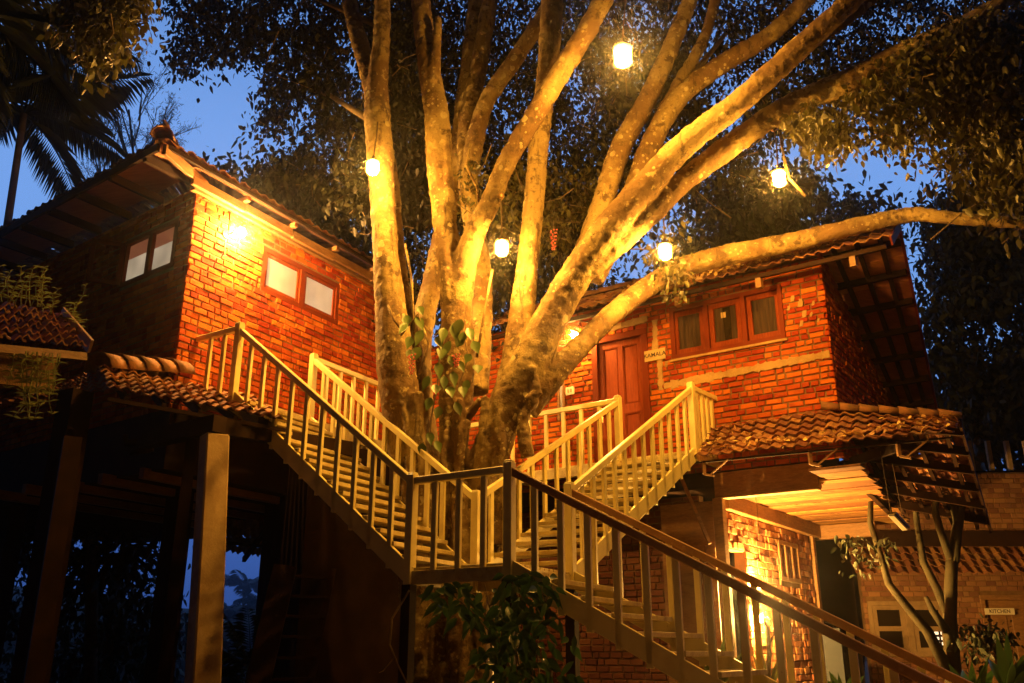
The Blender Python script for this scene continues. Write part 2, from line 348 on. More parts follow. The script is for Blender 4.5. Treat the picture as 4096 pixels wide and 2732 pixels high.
# ------------------------------------------------------------------ leaves
def leaf_mesh(name, pos, m, parent=None, size=.09, ratio=.55, droop=.7, dirs=None, rows=1):
    n = len(pos); pos = np.array(pos, float)
    d = RNG.normal(size=(n, 3)); d[:, 2] -= droop*1.6
    if dirs is not None: d = d*.45+dirs
    d /= np.linalg.norm(d, axis=1)[:, None]
    r = RNG.normal(size=(n, 3)); sd = np.cross(d, r); sd /= np.linalg.norm(sd, axis=1)[:, None]; nn = np.cross(sd, d)
    L = (np.asarray(size)*RNG.uniform(.45, 1.4, n))[:, None]; Wd = L*ratio/2
    v = np.empty((n, 6, 3))
    v[:, 0] = pos; v[:, 1] = pos+d*L*.35+sd*Wd-nn*Wd*.25; v[:, 2] = pos+d*L*.72+sd*Wd*.72-nn*Wd*.2-np.array([0, 0, .1])*L
    v[:, 3] = pos+d*L-np.array([0, 0, .22])*L; v[:, 4] = pos+d*L*.72-sd*Wd*.72-nn*Wd*.2-np.array([0, 0, .1])*L; v[:, 5] = pos+d*L*.35-sd*Wd-nn*Wd*.25
    off = np.array(parent_loc(parent)) if parent else np.zeros(3)
    V = (v.reshape(-1, 3)-off).astype(np.float32); b = np.arange(n)[:, None]*6
    faces = np.concatenate([b+np.array([[0, 1, 2, 3]]), b+np.array([[0, 3, 4, 5]])], axis=1).reshape(-1).astype(np.int32)
    ms = bpy.data.meshes.new(name); ms.vertices.add(n*6); ms.vertices.foreach_set('co', V.reshape(-1))
    ms.loops.add(n*8); ms.loops.foreach_set('vertex_index', faces); ms.polygons.add(n*2)
    ms.polygons.foreach_set('loop_start', np.arange(n*2, dtype=np.int32)*4); ms.update(calc_edges=True); ms.validate()
    a = ms.attributes.new('tone', 'FLOAT', 'POINT'); a.data.foreach_set('value', np.repeat(RNG.random(n), 6).astype(np.float32))
    ms.materials.append(m); o = bpy.data.objects.new(name, ms); COL.objects.link(o)
    if parent: o.parent = parent
    return o
def inpoly(x, y, poly):
    c = np.zeros(len(x), bool); j = len(poly)-1
    for i in range(len(poly)):
        xi, yi = poly[i]; xj, yj = poly[j]
        k = ((yi > y) != (yj > y)) & (x < (xj-xi)*(y-yi)/(yj-yi+1e-9)+xi); c ^= k; j = i
    return c
def foliage_pts(poly, Y0, Y1, clumps, per, rad, droop=.5, gap=0, edge=14):
    """clumps of leaves filling a body of foliage whose outline, seen from the camera, is poly; clumps hang at depths Y0..Y1"""
    p = np.array(poly, float); out = []; got = 0; x0, y0 = p.min(0); x1, y1 = p.max(0); cs = []
    while len(cs) < clumps:
        x = RNG.uniform(x0, x1, 400); y = RNG.uniform(y0, y1, 400); k = inpoly(x+RNG.normal(0, edge, 400), y+RNG.normal(0, edge, 400), poly)
        for a, b in zip(x[k], y[k]):
            if gap and mnoise.noise((a*.014, b*.014, Y0)) < gap-1: continue
            cs.append(at(a, b, RNG.uniform(Y0, Y1)))
    for c in cs[:clumps]:
        q = RNG.normal(size=(per, 3))*np.array([rad, rad, rad*.75]); q[:, 2] -= np.abs(q[:, 2])*droop*.4; out.append(c+q)
    return np.concatenate(out), cs[:clumps]

# ================================================================== SETTING: ground
g = MB(); N = 40
for i in range(N):
    for j in range(N): pass
vs = []; fs = []
xs = np.concatenate([-np.geomspace(300, 1, 14), np.linspace(-.8, .8, 3), np.geomspace(1, 300, 14)]); ys = np.concatenate([-np.geomspace(60, 1, 8), np.linspace(0, 40, 22), np.geomspace(45, 600, 12)])
for y in ys:
    for x in xs:
        z = 0.0
        if y > 24 and x < 6: z = -min(14, (y-24)*.33)
        if y > 22 or abs(x) > 12: z += mnoise.noise((x*.15, y*.15, 0))*.35
        vs.append((x, y, z-.02))
nx = len(xs)
for j in range(len(ys)-1):
    for i in range(nx-1): fs.append((j*nx+i, j*nx+i+1, (j+1)*nx+i+1, (j+1)*nx+i))
g.add(vs, fs); go = g.build('ground', M['soil'], smooth=True); go['kind'] = 'structure'
pm_ = MB(); pm_.hexa([(-2.6, -5, .0), (6.5, -5, .0), (6.5, 9.2, .0), (-1.8, 9.2, .0), (-2.6, -5, .06), (6.5, -5, .06), (6.5, 9.2, .06), (-1.8, 9.2, .06)]); po_ = pm_.build('bounce_slab', M['bounce_stone']); po_['kind'] = 'structure'  # unseen pale slab, added to bounce warm light onto the front rails
hb = MB(); vs = []; fs = []                                # wooded far hills, lost in the mist
for k in range(60):
    x = -260+k*9
    hgt = 16+10*mnoise.noise((x*.012, 3, 0))+5*mnoise.noise((x*.06, 9, 0))
    for yy, zz in ((170, -14), (190, hgt*.6-5), (215, hgt-4), (250, hgt*.7)): vs.append((x, yy+8*mnoise.noise((x*.03, yy, 1)), zz))
for k in range(59):
    for i in range(3): fs.append((k*4+i, (k+1)*4+i, (k+1)*4+i+1, k*4+i+1))
hb.add(vs, fs); ho = hb.build('hills', M['hill'], smooth=True); ho['kind'] = 'structure'

# ================================================================== STAIRCASE
zt, zl = 3.61, 2.50
def topz(x, y, z): return atz(x/D, y/D, z)
P1, P2, P3, P4 = topz(1652, 1891, zt), topz(2038, 1841, zt), topz(1906, 1962, zt), topz(2277, 1929, zt)
zTL, zTR = 6.25, 5.69
L1, L2 = topz(962, 1291, zTL), topz(1257, 1415, zTL)
R1, R2 = topz(2470, 1583, zTR), topz(2762, 1529, zTR)
zfL, zfR = zTL-1.11, zTR-1.11
stair = thing('staircase', 'cream painted wooden staircase with slatted treads, splitting into two flights around the big tree', 'staircase', (0, 10.5, 0))
AL = math.atan2(*(L1-P1)[[1, 0]]); AR_ = math.atan2(*(R2-P4)[[1, 0]])
def baluster(parent, p, z0, z1, ang, w=.068, d=.045):
    mb = MB(); mb.post(p, z0, z1, w, ang, d); return mb.build('baluster', M['paint'], parent, bevel=.004)
def newel(parent, p, z0, z1, ang, w=.105):
    mb = MB(); mb.post(p, z0, z1-.02, w, ang); mb.post(p, z1-.02, z1, w*.86, ang); return mb.build('newel_post', M['paint'], parent, bevel=.006)
def rail(parent, a, b, w=.075, h=.085, m='paint'):
    mb = MB(); mb.bar(a, b, w, h); return mb.build('handrail', M[m], parent, bevel=.008)
Z = lambda p, z: np.array([p[0], p[1], z])
def flight(lo_a, lo_b, hi_a, hi_b, z0, z1, nstep, na, nb, rail_lo=(1.0, 1.0), rail_hi=1.0, rm='paint'):
    fm = MB()
    for (a, b) in ((lo_a, hi_a), (lo_b, hi_b)): fm.bar(Z(a, z0-.04), Z(b, z1-.04), .045, .20)
    fl = fm.build('flight', M['paint'], stair, bevel=.004)
    ang = math.atan2(*(hi_a-lo_a)[[1, 0]])
    for i in range(1, nstep):
        mb = MB(); z = z0+(z1-z0)*i/nstep
        for k in range(3):
            t = (i-.62+k*.40)/nstep; a, b = lerp(lo_a, hi_a, t), lerp(lo_b, hi_b, t)
            e = random.uniform(-.006, .006)
            mb.bar(Z(a, z+e), Z(b, z+e+random.uniform(-.004, .004)), .082, .042 if k else .05)
        mb.build('tread', M['tread'], fl, bevel=.004)
    for (a, b, n, rl) in ((lo_a, hi_a, na, rail_lo[0]), (lo_b, hi_b, nb, rail_lo[1])):
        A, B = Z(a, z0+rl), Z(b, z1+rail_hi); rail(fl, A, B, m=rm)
        for i in range(1, n+1):
            t = i/(n+1); p = lerp(a, b, t); zs = z0+(z1-z0)*t-.04
            side = np.array([math.sin(ang), -math.cos(ang), 0])*.0
            baluster(fl, p+side, zs-.15, lerp(A, B, t)[2]-.03, ang)
    return fl
rise_l = (P1, P3, L1, L2)
flight(P1, P3, L1, L2, zl, zfL, 16, 10, 11)
flight(P4, P3, R2, R1, zl, zfR, 13, 12, 11)
Qd = np.array([3.28, -1.88, 0]); Qd /= np.linalg.norm(Qd)
runq = 4.55
flight(P2+Qd*runq, P4+Qd*runq*1.02, P2, P4, 0.06, zl, 14, 14, 14, rm='brown_rail')
lm = MB()                                                  # half landing: joists and deck boards
ctr = (P1+P2+P3+P4)/4
for a, b in ((P1, P2), (P2, P4), (P4, P3), (P3, P1)): lm.bar(Z(a, zl-.075), Z(b, zl-.075), .05, .15)
for k in range(13):
    t = (k+.5)/13; a, b = lerp(P1, P3, t), lerp(P2, P4, t); lm.bar(Z(a, zl+.018), Z(b, zl+.018), .088, .032)
land = lm.build('landing', M['tread'], stair, bevel=.004)
for p, ang in ((P1, AL), (P2, R(-33)), (P3, R(57)), (P4, R(-33))): newel(land, p, zl-.16, zt, ang)
rail(land, Z(P1, zt-.10), Z(P2, zt-.10))
for i in (1, 2, 3): baluster(land, lerp(P1, P2, i/4), zl-.15, zt-.13, math.atan2(*(P2-P1)[[1, 0]]))
for p in (P1, P2, P4):
    pm = MB(); pm.post(p, 0, zl-.15, .12, R(-30)); pm.build('landing_post', M['darkwood'], land)
for p, z0, z1 in ((P2+Qd*runq, 0, 1.12), (P4+Qd*runq*1.02, 0, 1.12)): newel(land, p, z0, z1, R(-30))
# upper landings, with rails back to the walls and walkways along them
WLp, WRp = topz(791, 1361, zTL-.1), topz(2862, 1598, zTR-.1)
def landing_up(pa, pb, wall_pt, zf, fr, side_newel, walk_dir, walk_len, nb, nw):
    mb = MB(); q = wall_pt-pa; q[2] = 0; ql = np.linalg.norm(q); q /= ql
    w = np.array(walk_dir, float)
    e = pb+w*walk_len
    for k in range(8):
        t = (k+.5)/8; mb.bar(Z(pa+q*ql*t, zf+.01), Z(e+q*ql*t, zf+.01), .10, .035)
    for k in range(5):
        c = lerp(pa, e, k/4); mb.bar(Z(c, zf-.08), Z(c+q*ql, zf-.08), .06, .13)
    mb.bar(Z(pa, zf-.08), Z(e, zf-.08), .05, .17)
    ld = mb.build('landing', M['tread'], stair, bevel=.004)
    ztop = zf+1.11
    newel(ld, pa, zf-.16, ztop, math.atan2(q[1], q[0])); newel(ld, pb, zf-.16, ztop, math.atan2(q[1], q[0]))
    rail(ld, Z(pa, ztop-.09), Z(pa+q*ql, ztop-.09))
    for i in range(1, nb+1):
        baluster(ld, pa+q*ql*i/(nb+1), zf-.14, ztop-.12, math.atan2(q[1], q[0]))
    rail(ld, Z(pb, ztop-.09), Z(e, ztop-.09))
    for i in range(1, nw+1): baluster(ld, lerp(pb, e, i/nw), zf-.14, ztop-.12, math.atan2(w[1], w[0]))
    return ld
landing_up(L1, L2, WLp, zfL, FL, True, FL.d, 3.1, 2, 9)
landing_up(R2, R1, WRp, zfR, FR, True, -FR.d, 3.2, 4, 9)

# ================================================================== LEFT HOUSE
hl = thing('brick_house', 'red brick house on stilts with a wall lamp and frosted two-pane windows', 'house', tuple(FL.p(1.5, 2, 0)))
zf, zw = 5.0, 8.50
winL = (1.52, 3.53, 7.39, 8.21)
brick_wall('wall', hl, FL, 0, 6.2, zf, zw, [winL], pitch=.105, seed=11, lens=(.24, .24, .12), rough=.008, inset=.05, thick=.07)
winLL = (.40, 1.95, 7.36, 8.20)
brick_wall('wall', hl, FLL, .012, 11.5, zf, 8.62, [winLL], pitch=.105, seed=12, lens=(.24, .24, .12), inset=.05, thick=.07)
fm = MB()
s0, s1, z0, z1 = winL
for a, b, c, d in ((s0, s1, z1-.09, z1), (s0, s1, z0, z0+.09), (s0, s0+.09, z0, z1), (s1-.09, s1, z0, z1), ((s0+s1)/2-.06, (s0+s1)/2+.06, z0, z1)):
    fm.boxf(FL, a, b, .0+random.uniform(0, .004), .09, c, d)
wf = fm.build('window', M['frame'], hl, bevel=.005)
for a, b in ((s0+.09, (s0+s1)/2-.06), ((s0+s1)/2+.06, s1-.09)):
    sm = MB()
    for p, q, c, d in ((a, b, z1-.15, z1-.09), (a, b, z0+.09, z0+.15), (a, a+.06, z0+.09, z1-.09), (b-.06, b, z0+.09, z1-.09)): sm.boxf(FL, p, q, .022+random.uniform(0, .004), .07, c, d)
    sm.build('sash', M['door'], wf, bevel=.004)
    pm = MB(); pm.boxf(FL, a+.055, b-.055, .045, .055, z0+.145, z1-.145); pm.build('pane', M['frosted'], wf)
fm = MB(); s0, s1, z0, z1 = winLL; mid = 1.17
for a, b, c, d in ((s0, s1, z1-.08, z1), (s0, s1, z0, z0+.08), (s0, s0+.10, z0, z1), (s1-.08, s1, z0, z1), (mid-.06, mid+.06, z0, z1)):
    fm.boxf(FLL, a, b, -.01+random.uniform(0, .004), .09, c, d)
wf = fm.build('window', M['frame'], hl, bevel=.005)
for a, b, zz in ((s0+.1, mid-.06, 7.86), (mid+.06, s1-.08, 7.86)):
    pm = MB(); pm.boxf(FLL, a+.01, b-.01, .05, .06, z0+.085, zz); pm.build('pane', M['frosted'], wf)
    pm = MB(); pm.boxf(FLL, a+.01, b-.01, .055, .062, zz+.002, z1-.085); pm.build('upper_pane', M['room'], wf)
sm = MB(); hA = FLL.p(s1-.06, -.02, 0)                     # shutter swung out
od = -FLL.n*.86+FLL.d*.5; od /= np.linalg.norm(od)
for (u0, u1, c, d) in ((0, .52, z1-.13, z1-.05), (0, .52, z0+.02, z0+.1), (0, .07, z0+.02, z1-.05), (.45, .52, z0+.02, z1-.05)):
    a, b = hA+od*u0, hA+od*u1; sm.bar(Z(a, (c+d)/2), Z(b, (c+d)/2), .04, d-c)
shu = sm.build('open_sash', M['frame'], wf)
# floor, eaves and hip roof
fl_ = MB(); fl_.hexa([FL.p(-.02, -.05, 4.1), FL.p(6.2, -.05, 4.1), FL.p(6.2, 8, 4.1), FLL.p(11, 0, 4.1), FL.p(-.02, -.05, 4.995), FL.p(6.2, -.05, 4.995), FL.p(6.2, 8, 4.995), FLL.p(11, 0, 4.995)])
fl_.build('floor', M['darkwood'], hl)
OV = .55; ez = 8.78
ec = FL.p(0, 0, 0)
c0 = topz(653, 560, ez)                                    # eave corner
eR0 = c0; eR1 = c0+FL.d*6.6; eL1 = c0+FLL.d*12
pit = math.tan(R(26)); up_in = lambda p, dist, fr: p+fr.n*dist+np.array([0, 0, dist*pit])
apex = c0+FL.d*3.0+FLL.d*3.2+np.array([0, 0, 1.35])
tm = MB(); tiles(tm, eR0, eR1, lerp(eR1, apex+FL.d*2.4, 1), apex, 30, 12, amp=.035, seed=5)
tiles(tm, eL1, eR0, apex, apex+FLL.d*8, 50, 12, amp=.035, seed=6)
rf = tm.build('roof', M['tile'], hl)
rm = MB(); ridge_caps(rm, c0+np.array([0, 0, .07])-(apex-c0)*.03, lerp(c0, apex, .9)+np.array([0, 0, .06]), 9, .15); rm.tube([c0+np.array([.05, .02, .16]), c0+np.array([.02, .02, .25]), c0+np.array([-.03, .0, .33])], [.035, .04, .03], 6)
rm.build('ridge_cap', M['ridge'], hl)
em = MB(); dn = np.array([0, 0, -.10])
so = MB()                                                  # boarding under the tiles
so.hexa([eR0+dn*.5, eR1+dn*.5, FL.p(6.4, .1, 8.98), FL.p(.05, .1, 8.98), eR0+dn*.3, eR1+dn*.3, FL.p(6.4, .1, 9.0), FL.p(.05, .1, 9.0)])
so.hexa([eL1+dn*.5, eR0+dn*.5, FLL.p(.05, .1, 8.98), FLL.p(11.6, .1, 8.98), eL1+dn*.3, eR0+dn*.3, FLL.p(.05, .1, 9.0), FLL.p(11.6, .1, 9.0)])
so.build('eave_boarding', M['roof_board'], hl)
hc = FL.p(0, 0, 8.62)
hm = MB(); hm.bar(c0+np.array([0.02, .04, -.13]), hc+np.array([.1, .1, .05]), .06, .17); hm.build('hip_rafter', M['beam'], hl, bevel=.004)
for k in range(6):                                         # stepped wall plate along the lit face
    b = MB(); s_a, s_b = -.25+k*1.12, .85+k*1.12; b.boxf(FL, s_a, s_b, -.20, -.13, 8.50+.02*(k % 2), 8.64+.02*(k % 2)); b.boxf(FL, s_b-.08, s_b, -.30, .0, 8.66, 8.74)
    b.build('wall_plate', M['beam'], hl, bevel=.004)
b = MB(); b.boxf(FL, -.1, 6.2, -.06, .05, 8.505, 8.56); b.build('wall_plate', M['beam'], hl)
for k in range(10):
    b = MB(); s_ = .12+k*.95; b.bar(FLL.p(s_, .05, 8.72), Z(c0+FLL.d*(s_+.32), ez-.14), .07, .13); b.build('rafter', M['darkwood'], hl)
b = MB(); b.bar(c0+FLL.d*.1+dn*.9, eL1+dn*.9, .05, .12); b.build('fascia', M['darkwood'], hl)
b = MB(); b.bar(c0+FL.d*.1+dn*.6, eR1+dn*.6, .04, .07); b.build('fascia', M['darkwood'], hl)
# stilts and the dark room below
for (p, w) in ((FL.p(1.4, 1.2, 0), .3), (FL.p(5.6, .4, 0), .3), (FLL.p(5.4, 0.5, 0), .32), (at(95, 1400, 11.3)*np.array([1, 1, 0]), .3)):
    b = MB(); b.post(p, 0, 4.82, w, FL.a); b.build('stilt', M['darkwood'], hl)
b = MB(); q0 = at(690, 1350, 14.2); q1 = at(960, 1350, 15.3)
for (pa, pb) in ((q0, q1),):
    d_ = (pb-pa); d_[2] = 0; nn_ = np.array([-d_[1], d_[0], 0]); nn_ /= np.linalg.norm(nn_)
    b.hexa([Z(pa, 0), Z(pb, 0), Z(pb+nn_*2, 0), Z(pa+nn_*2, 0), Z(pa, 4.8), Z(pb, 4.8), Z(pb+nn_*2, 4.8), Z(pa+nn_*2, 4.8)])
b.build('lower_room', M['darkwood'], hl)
for k in range(5):
    b = MB(); b.bar(FL.p(-.1, .3+k*.9, 4.06), FL.p(6.0, .3+k*.9, 4.06), .10, .15); b.build('floor_joist', M['beam'], hl)

# left porch roof on its pillar
pl_ = thing('porch_roof', 'small clay tiled porch roof with big ridge tiles at foot of the dark house corner', 'roof', tuple(Z(at(440, 930, 11.8), 4.3)))
rA = FL.p(1.3, -.02, 5.52); rB = FL.p(0, 0, 5.54); rC = topz(395, 1468, 5.22)
eA = at(1145/D, 1690/D, 11.95); eB = at(430/D, 1562/D, 10.9)
bB = at(-70, 940, 13.2)
t = MB(); tiles(t, eB, eA, rA+FL.d*.3, rC, 14, 6, amp=.05, th=.02, seed=8, lift=.045); tiles(t, bB, eB+FLL.n*.15, rC, rC+FLL.d*2.2+np.array([0, .6, 0.]), 12, 6, amp=.05, seed=9, lift=.04)
t.build('tile_slope', M['tile'], pl_)
t = MB(); ridge_caps(t, rC, rB+np.array([.1, .1, .02]), 5, .24); t.build('ridge_cap', M['ridge'], pl_, smooth=True)
b = MB(); b.bar(eB+np.array([0, .04, -.10]), eA+np.array([0, .04, -.10]), .04, .05); b.build('fascia', M['darkwood'], pl_)
for k in range(5):
    b = MB(); p = lerp(eB, eA, (k+.5)/5); q = lerp(rC, rA, (k+.5)/5); b.bar(p+np.array([0, .02, -.08]), q+np.array([0, 0, -.12]), .06, .09); b.build('rafter', M['darkwood'], pl_)
pw = at(838/D, 1773/D, 11.5); pang = R(36)
b = MB(); b.bar(Z(pw, 4.42)-np.array([1.2, -.85, 0]), Z(pw, 4.42)+np.array([.14, -.10, 0]), .2, .22); b.bar(Z(pw, 4.42), Z(pw, 4.42)+np.array([1.6, 1.5, .0]), .16, .2); b.build('beam', M['darkwood'], pl_)
b = MB(); b.post(pw+np.array([-.34, .3, 0]), 0, 4.35, .14, R(20)); b.build('round_post', M['darkwood'], pl_)
b = MB(); rg = []
for z_, w_, sh in ((0, .36, .30), (4.30, .30, .05)):
    for sx, sy in ((-1, -1), (1, -1), (1, 1), (-1, 1)):
        X, Y_ = sx*w_/2, sy*w_/2; rg.append((pw[0]+sh+X*math.cos(pang)-Y_*math.sin(pang), pw[1]+.02+X*math.sin(pang)+Y_*math.cos(pang), z_))
b.hexa(rg); pil = b.build('pillar', M['concrete'], pl_, bevel=.02)
b = MB(); b.post(at(120, 1300, 10.8), 0, 4.1, .2, R(30)); b.build('stilt', M['darkwood'], pl_)
b = MB()                                                   # pipes in the shade under the porch
b.tube([at(350, 1030, 12.6), at(300, 1040, 12.6)], .05, 8); b.tube([at(390, 1010, 12.6), at(290, 1018, 12.6), at(286, 1000, 12.6)], .055, 8); b.build('pipe', M['darkwood'], pl_, smooth=True)
# rear porch roof seen from below beyond the stilts
rp = thing('rear_porch', 'tiled lean-to roof seen from below, beyond the pillar under the dark house', 'roof', tuple(Z(at(600, 1230, 18), 3)))
t = MB(); tiles(t, at(505, 1268, 19.2), at(690, 1290, 17.6), at(690, 1190, 16.0), at(505, 1200, 17.2), 12, 4, amp=.05, seed=21)
t.build('tile_slope', M['tile'], rp)
b = MB()
for a_, b_ in (((505, 1245), (690, 1262)), ((505, 1222), (690, 1232))): b.bar(at(*a_, 18.3), at(*b_, 16.9), .05, .06)
b.bar(at(560, 1285, 18.6), at(625, 1196, 16.5), .07, .1); b.build('rafter', M['darkwood'], rp)

# ================================================================== RIGHT HOUSE
hr = thing('brick_house', 'red brick house with panelled wooden door and curtained three-pane window', 'house', tuple(FR.p(-2, 2, 0)))
zf, zw = 4.40, 7.68
door = (-4.26, -3.13, 4.62, 7.09); winR = (-2.68, -.68, 6.40, 7.35)
brick_wall('wall', hr, FR, -8.2, 0, zf, zw, [door, winR], pitch=.0965, seed=21, lens=(.235, .235, .115, .115), joint=.022, rough=.007, inset1=.05, thick=.09)
side_top = lambda s: 7.78-.5*max(0, s-.3)
brick_wall('wall', hr, FRS, .012, 5.2, zf, 7.75, [], pitch=.0965, seed=22, m='brick', top=side_top, inset=.05, thick=.07)
rr = random.Random(4)                          # mortar smears: band below the window, upright one beside the door, blots
def smear(s_a, z_a, s_b, z_b, w, n=16):
    tp, bt = [], []
    for k in range(n+1):
        t = k/n; s_, z_ = s_a+(s_b-s_a)*t, z_a+(z_b-z_a)*t; h = w*(.7+.5*rr.random())
        if abs(s_b-s_a) > abs(z_b-z_a): tp.append((s_, z_+h*.5)); bt.append((s_, z_-h*.5))
        else: tp.append((s_+h*.5, z_)); bt.append((s_-h*.5, z_))
    return bt+tp[::-1]
def strip(s_a, z_a, s_b, z_b, w, n=24):
    global pmb; pmb = MB()
    for k in range(n):                                     # as short overlapping patches so that the outline stays ragged
        a, b = k/n, (k+1.15)/n; ss = s_a+(s_b-s_a)*a, s_a+(s_b-s_a)*min(1, b); zz = z_a+(z_b-z_a)*a, z_a+(z_b-z_a)*min(1, b)
        pts = smear(ss[0], zz[0], ss[1], zz[1], w*(.8+.4*rr.random()), 3); e = rr.uniform(-.004, .004)
        ragged_sheet(pmb, FR, pts, -.014+e)
    pmb.build('mortar_patch', M['plaster'], hr)
for a_ in ((-2.86, 5.96, -.03, 6.02, .135, 22), (-2.92, 5.9, -2.90, 6.62, .09, 8), (-2.99, 6.62, -2.96, 7.2, .10, 6), (-4.3, 7.2, -3.1, 7.26, .12, 9)): strip(*a_)
for s_, z_, w in ((-.40, 6.95, .07), (-.36, 6.75, .06), (-.42, 6.6, .05), (-.2, 6.9, .04), (-.25, 6.72, .04), (-.52, 7.05, .05), (-.6, 6.9, .04), (-.15, 6.6, .03), (-2.8, 6.35, .05)):
    strip(s_, z_-w, s_+.02, z_+w, w*1.1, 3)
# door
dm = MB(); s0, s1, z0, z1 = door
for a, b, c, d, e in ((s0, s1, z1-.12, z1, 0), (s0, s0+.12, z0, z1-.12, .003), (s1-.12, s1, z0, z1-.12, .003)): dm.boxf(FR, a, b, -.03+e, .12, c, d)
dr = dm.build('door', M['frame'], hr, bevel=.008)
dm = MB(); a, b = s0+.12, s1-.12; zt_ = z1-.12
dm.boxf(FR, a, b, .065, .10, z0, zt_)
w_ = b-a; st = .095
for (p, q, c, d) in ((a, a+st, z0, zt_), (b-st, b, z0, zt_), ((a+b)/2-st/2, (a+b)/2+st/2, z0, zt_), (a, b, zt_-.12, zt_), (a, b, z0+.98, z0+1.14), (a, b, z0, z0+.2)):
    dm.boxf(FR, p, q, .032+random.uniform(0, .003), .07, c, d)
for (p, q) in ((a+st, (a+b)/2-st/2), ((a+b)/2+st/2, b-st)):
    for (c, d) in ((z0+.2, z0+.98), (z0+1.14, zt_-.12)):
        dm.boxf(FR, p+.03, q-.03, .050, .07, c+.03, d-.03)
        for (p2, q2, c2, d2) in ((p, q, d-.018, d), (p, q, c, c+.018), (p, p+.018, c, d), (q-.018, q, c, d)): dm.boxf(FR, p2, q2, .040, .066, c2, d2)
dm.build('door_leaf', M['door'], dr, bevel=.006)
dm = MB(); dm.boxf(FR, a+.02, a+.06, .02, .04, z0+.88, z0+1.12); dm.bar(FR.p(a+.04, -.01, z0+1.02), FR.p(a+.15, -.01, z0+1.02), .02, .02); dm.build('handle', M['brass'], dr)
# window, three sashes
fm = MB(); s0, s1, z0, z1 = winR; W3 = (s1-s0)/3
for a, b, c, d in ((s0, s1, z1-.08, z1), (s0, s1, z0, z0+.08), (s0, s0+.08, z0, z1), (s1-.08, s1, z0, z1), (s0+W3-.04, s0+W3+.04, z0, z1), (s0+2*W3-.04, s0+2*W3+.04, z0, z1)):
    fm.boxf(FR, a, b, -.02+random.uniform(0, .004), .1, c, d)
wf = fm.build('window', M['frame'], hr, bevel=.006)
fm = MB(); fm.boxf(FR, s0-.03, s1+.03, -.05, .0, z0-.04, z0-.002); fm.build('sill', M['plaster'], wf)
for k in range(3):
    a, b = s0+W3*k+.05, s0+W3*(k+1)-.05; sm = MB(); c, d = z0+.085, z1-.085; fwd = (.03, .01, .02)[k]
    for p, q, e, f_ in ((a, b, d-.09, d), (a, b, c, c+.09), (a, a+.085, c, d), (b-.085, b, c, d)): sm.boxf(FR, p, q, fwd+random.uniform(0, .004), .07, e, f_)
    sm.build('sash', M['door'], wf, bevel=.006)
    pm = MB(); pm.boxf(FR, a+.08, b-.08, .055, .060, c+.085, d-.085); go_ = pm.build('pane', M['glass'], wf)
    cm = MB(); nf = 22; vs = []; fs = []                   # curtain folds hang just behind the glass, in front of which light falls
    for i in range(nf+1):
        t = i/nf; off = .040-.012*abs(math.sin(t*math.pi*5+k))
        gather = .5+.42*(t-.5)*2
        vs += [FR.p(a+.09+(b-a-.18)*t, off+.012, c+.09), FR.p(a+.09+(b-a-.18)*t, off+.012, d-.09)]
    for i in range(nf): fs.append((2*i, 2*i+2, 2*i+3, 2*i+1))
    # the middle curtain is drawn half back
    if k == 1: fs = [f for i, f in enumerate(fs) if i < 9 or i > 15]
    cm.add(vs, fs); cm.build('curtain', M['curtain'], wf, smooth=True)
pm = MB(); aa = s0+W3*1.36; pm.boxf(FR, aa, aa+.10, .045, .049, z1-.36, z1-.26); pm.build('paper_note', M['board'], wf)
# roof: short front slope, ridge, long back slope over the end wall
sL, sR = -6.6, 1.2
eaveR = lambda s: FR.p(s, -.60, 7.44+(.10 if s < -4 else .0)*1+.06*math.sin(s*.9)*.3)
ridR = lambda s: FR.p(s, .22, 8.02)
t = MB(); nseg = 6
for k in range(nseg):
    sa, sb = sL+(sR-sL)*k/nseg, sL+(sR-sL)*(k+1)/nseg; tiles(t, eaveR(sa), eaveR(sb), ridR(sb), ridR(sa), 7, 3, amp=.04, th=.02, seed=40+k, lift=.035)
bk = lambda s: FR.p(s if s < 0 else s*.5, 4.9, 5.68)
tiles(t, bk(sL), bk(sR), ridR(sR), ridR(sL), 34, 16, amp=.04, seed=50)
t.build('roof', M['tile'], hr)
t = MB(); ridge_caps(t, ridR(sL)+np.array([0, 0, .04]), ridR(sR)+np.array([0, 0, .04]), 22, .13); t.build('ridge_cap', M['ridge'], hr)
dz = np.array([0, 0, -.085])
nb_ = 9
for k in range(nb_):                                       # boards under the back slope, purlins and rafters below them
    t0, t1 = k/nb_, (k+.97)/nb_; b = MB()
    A0, A1 = lerp(ridR(-1.2), bk(-1.2), t0)+dz, lerp(ridR(sR), bk(sR), t0)+dz; B0, B1 = lerp(ridR(-1.2), bk(-1.2), t1)+dz, lerp(ridR(sR), bk(sR), t1)+dz
    b.hexa([A0, A1, B1, B0, A0-dz*.15, A1-dz*.15, B1-dz*.15, B0-dz*.15]); b.build('roof_board', M['roof_board'], hr)
for k in range(8):
    t_ = (k+.35)/8; b = MB(); b.bar(lerp(ridR(-.9), bk(-.9), t_)+dz*1.7, lerp(ridR(sR-.03), bk(sR-.03), t_)+dz*1.7, .085, .10); b.build('purlin', M['darkwood'], hr)
for s_ in (.15, .52, .88): b = MB(); b.bar(ridR(s_)+dz*1.5, bk(s_)+dz*1.5, .07, .06); b.build('rafter', M['darkwood'], hr)
b = MB(); b.bar(ridR(sR)+dz*.4, bk(sR)+dz*.4, .04, .16); b.bar(eaveR(sR)+dz*.8, ridR(sR)+dz*.6, .03, .14); b.build('verge_board', M['frame'], hr)
b = MB(); b.boxf(FR, sL, 1.1, -.5, -.44, 7.33, 7.40); b.build('fascia', M['darkwood'], hr)
for s_ in (-2.35, -.93, .55): b = MB(); b.boxf(FR, s_, s_+.09, -.50, -.38, 7.17, 7.34); b.build('bracket', M['beam'], hr)
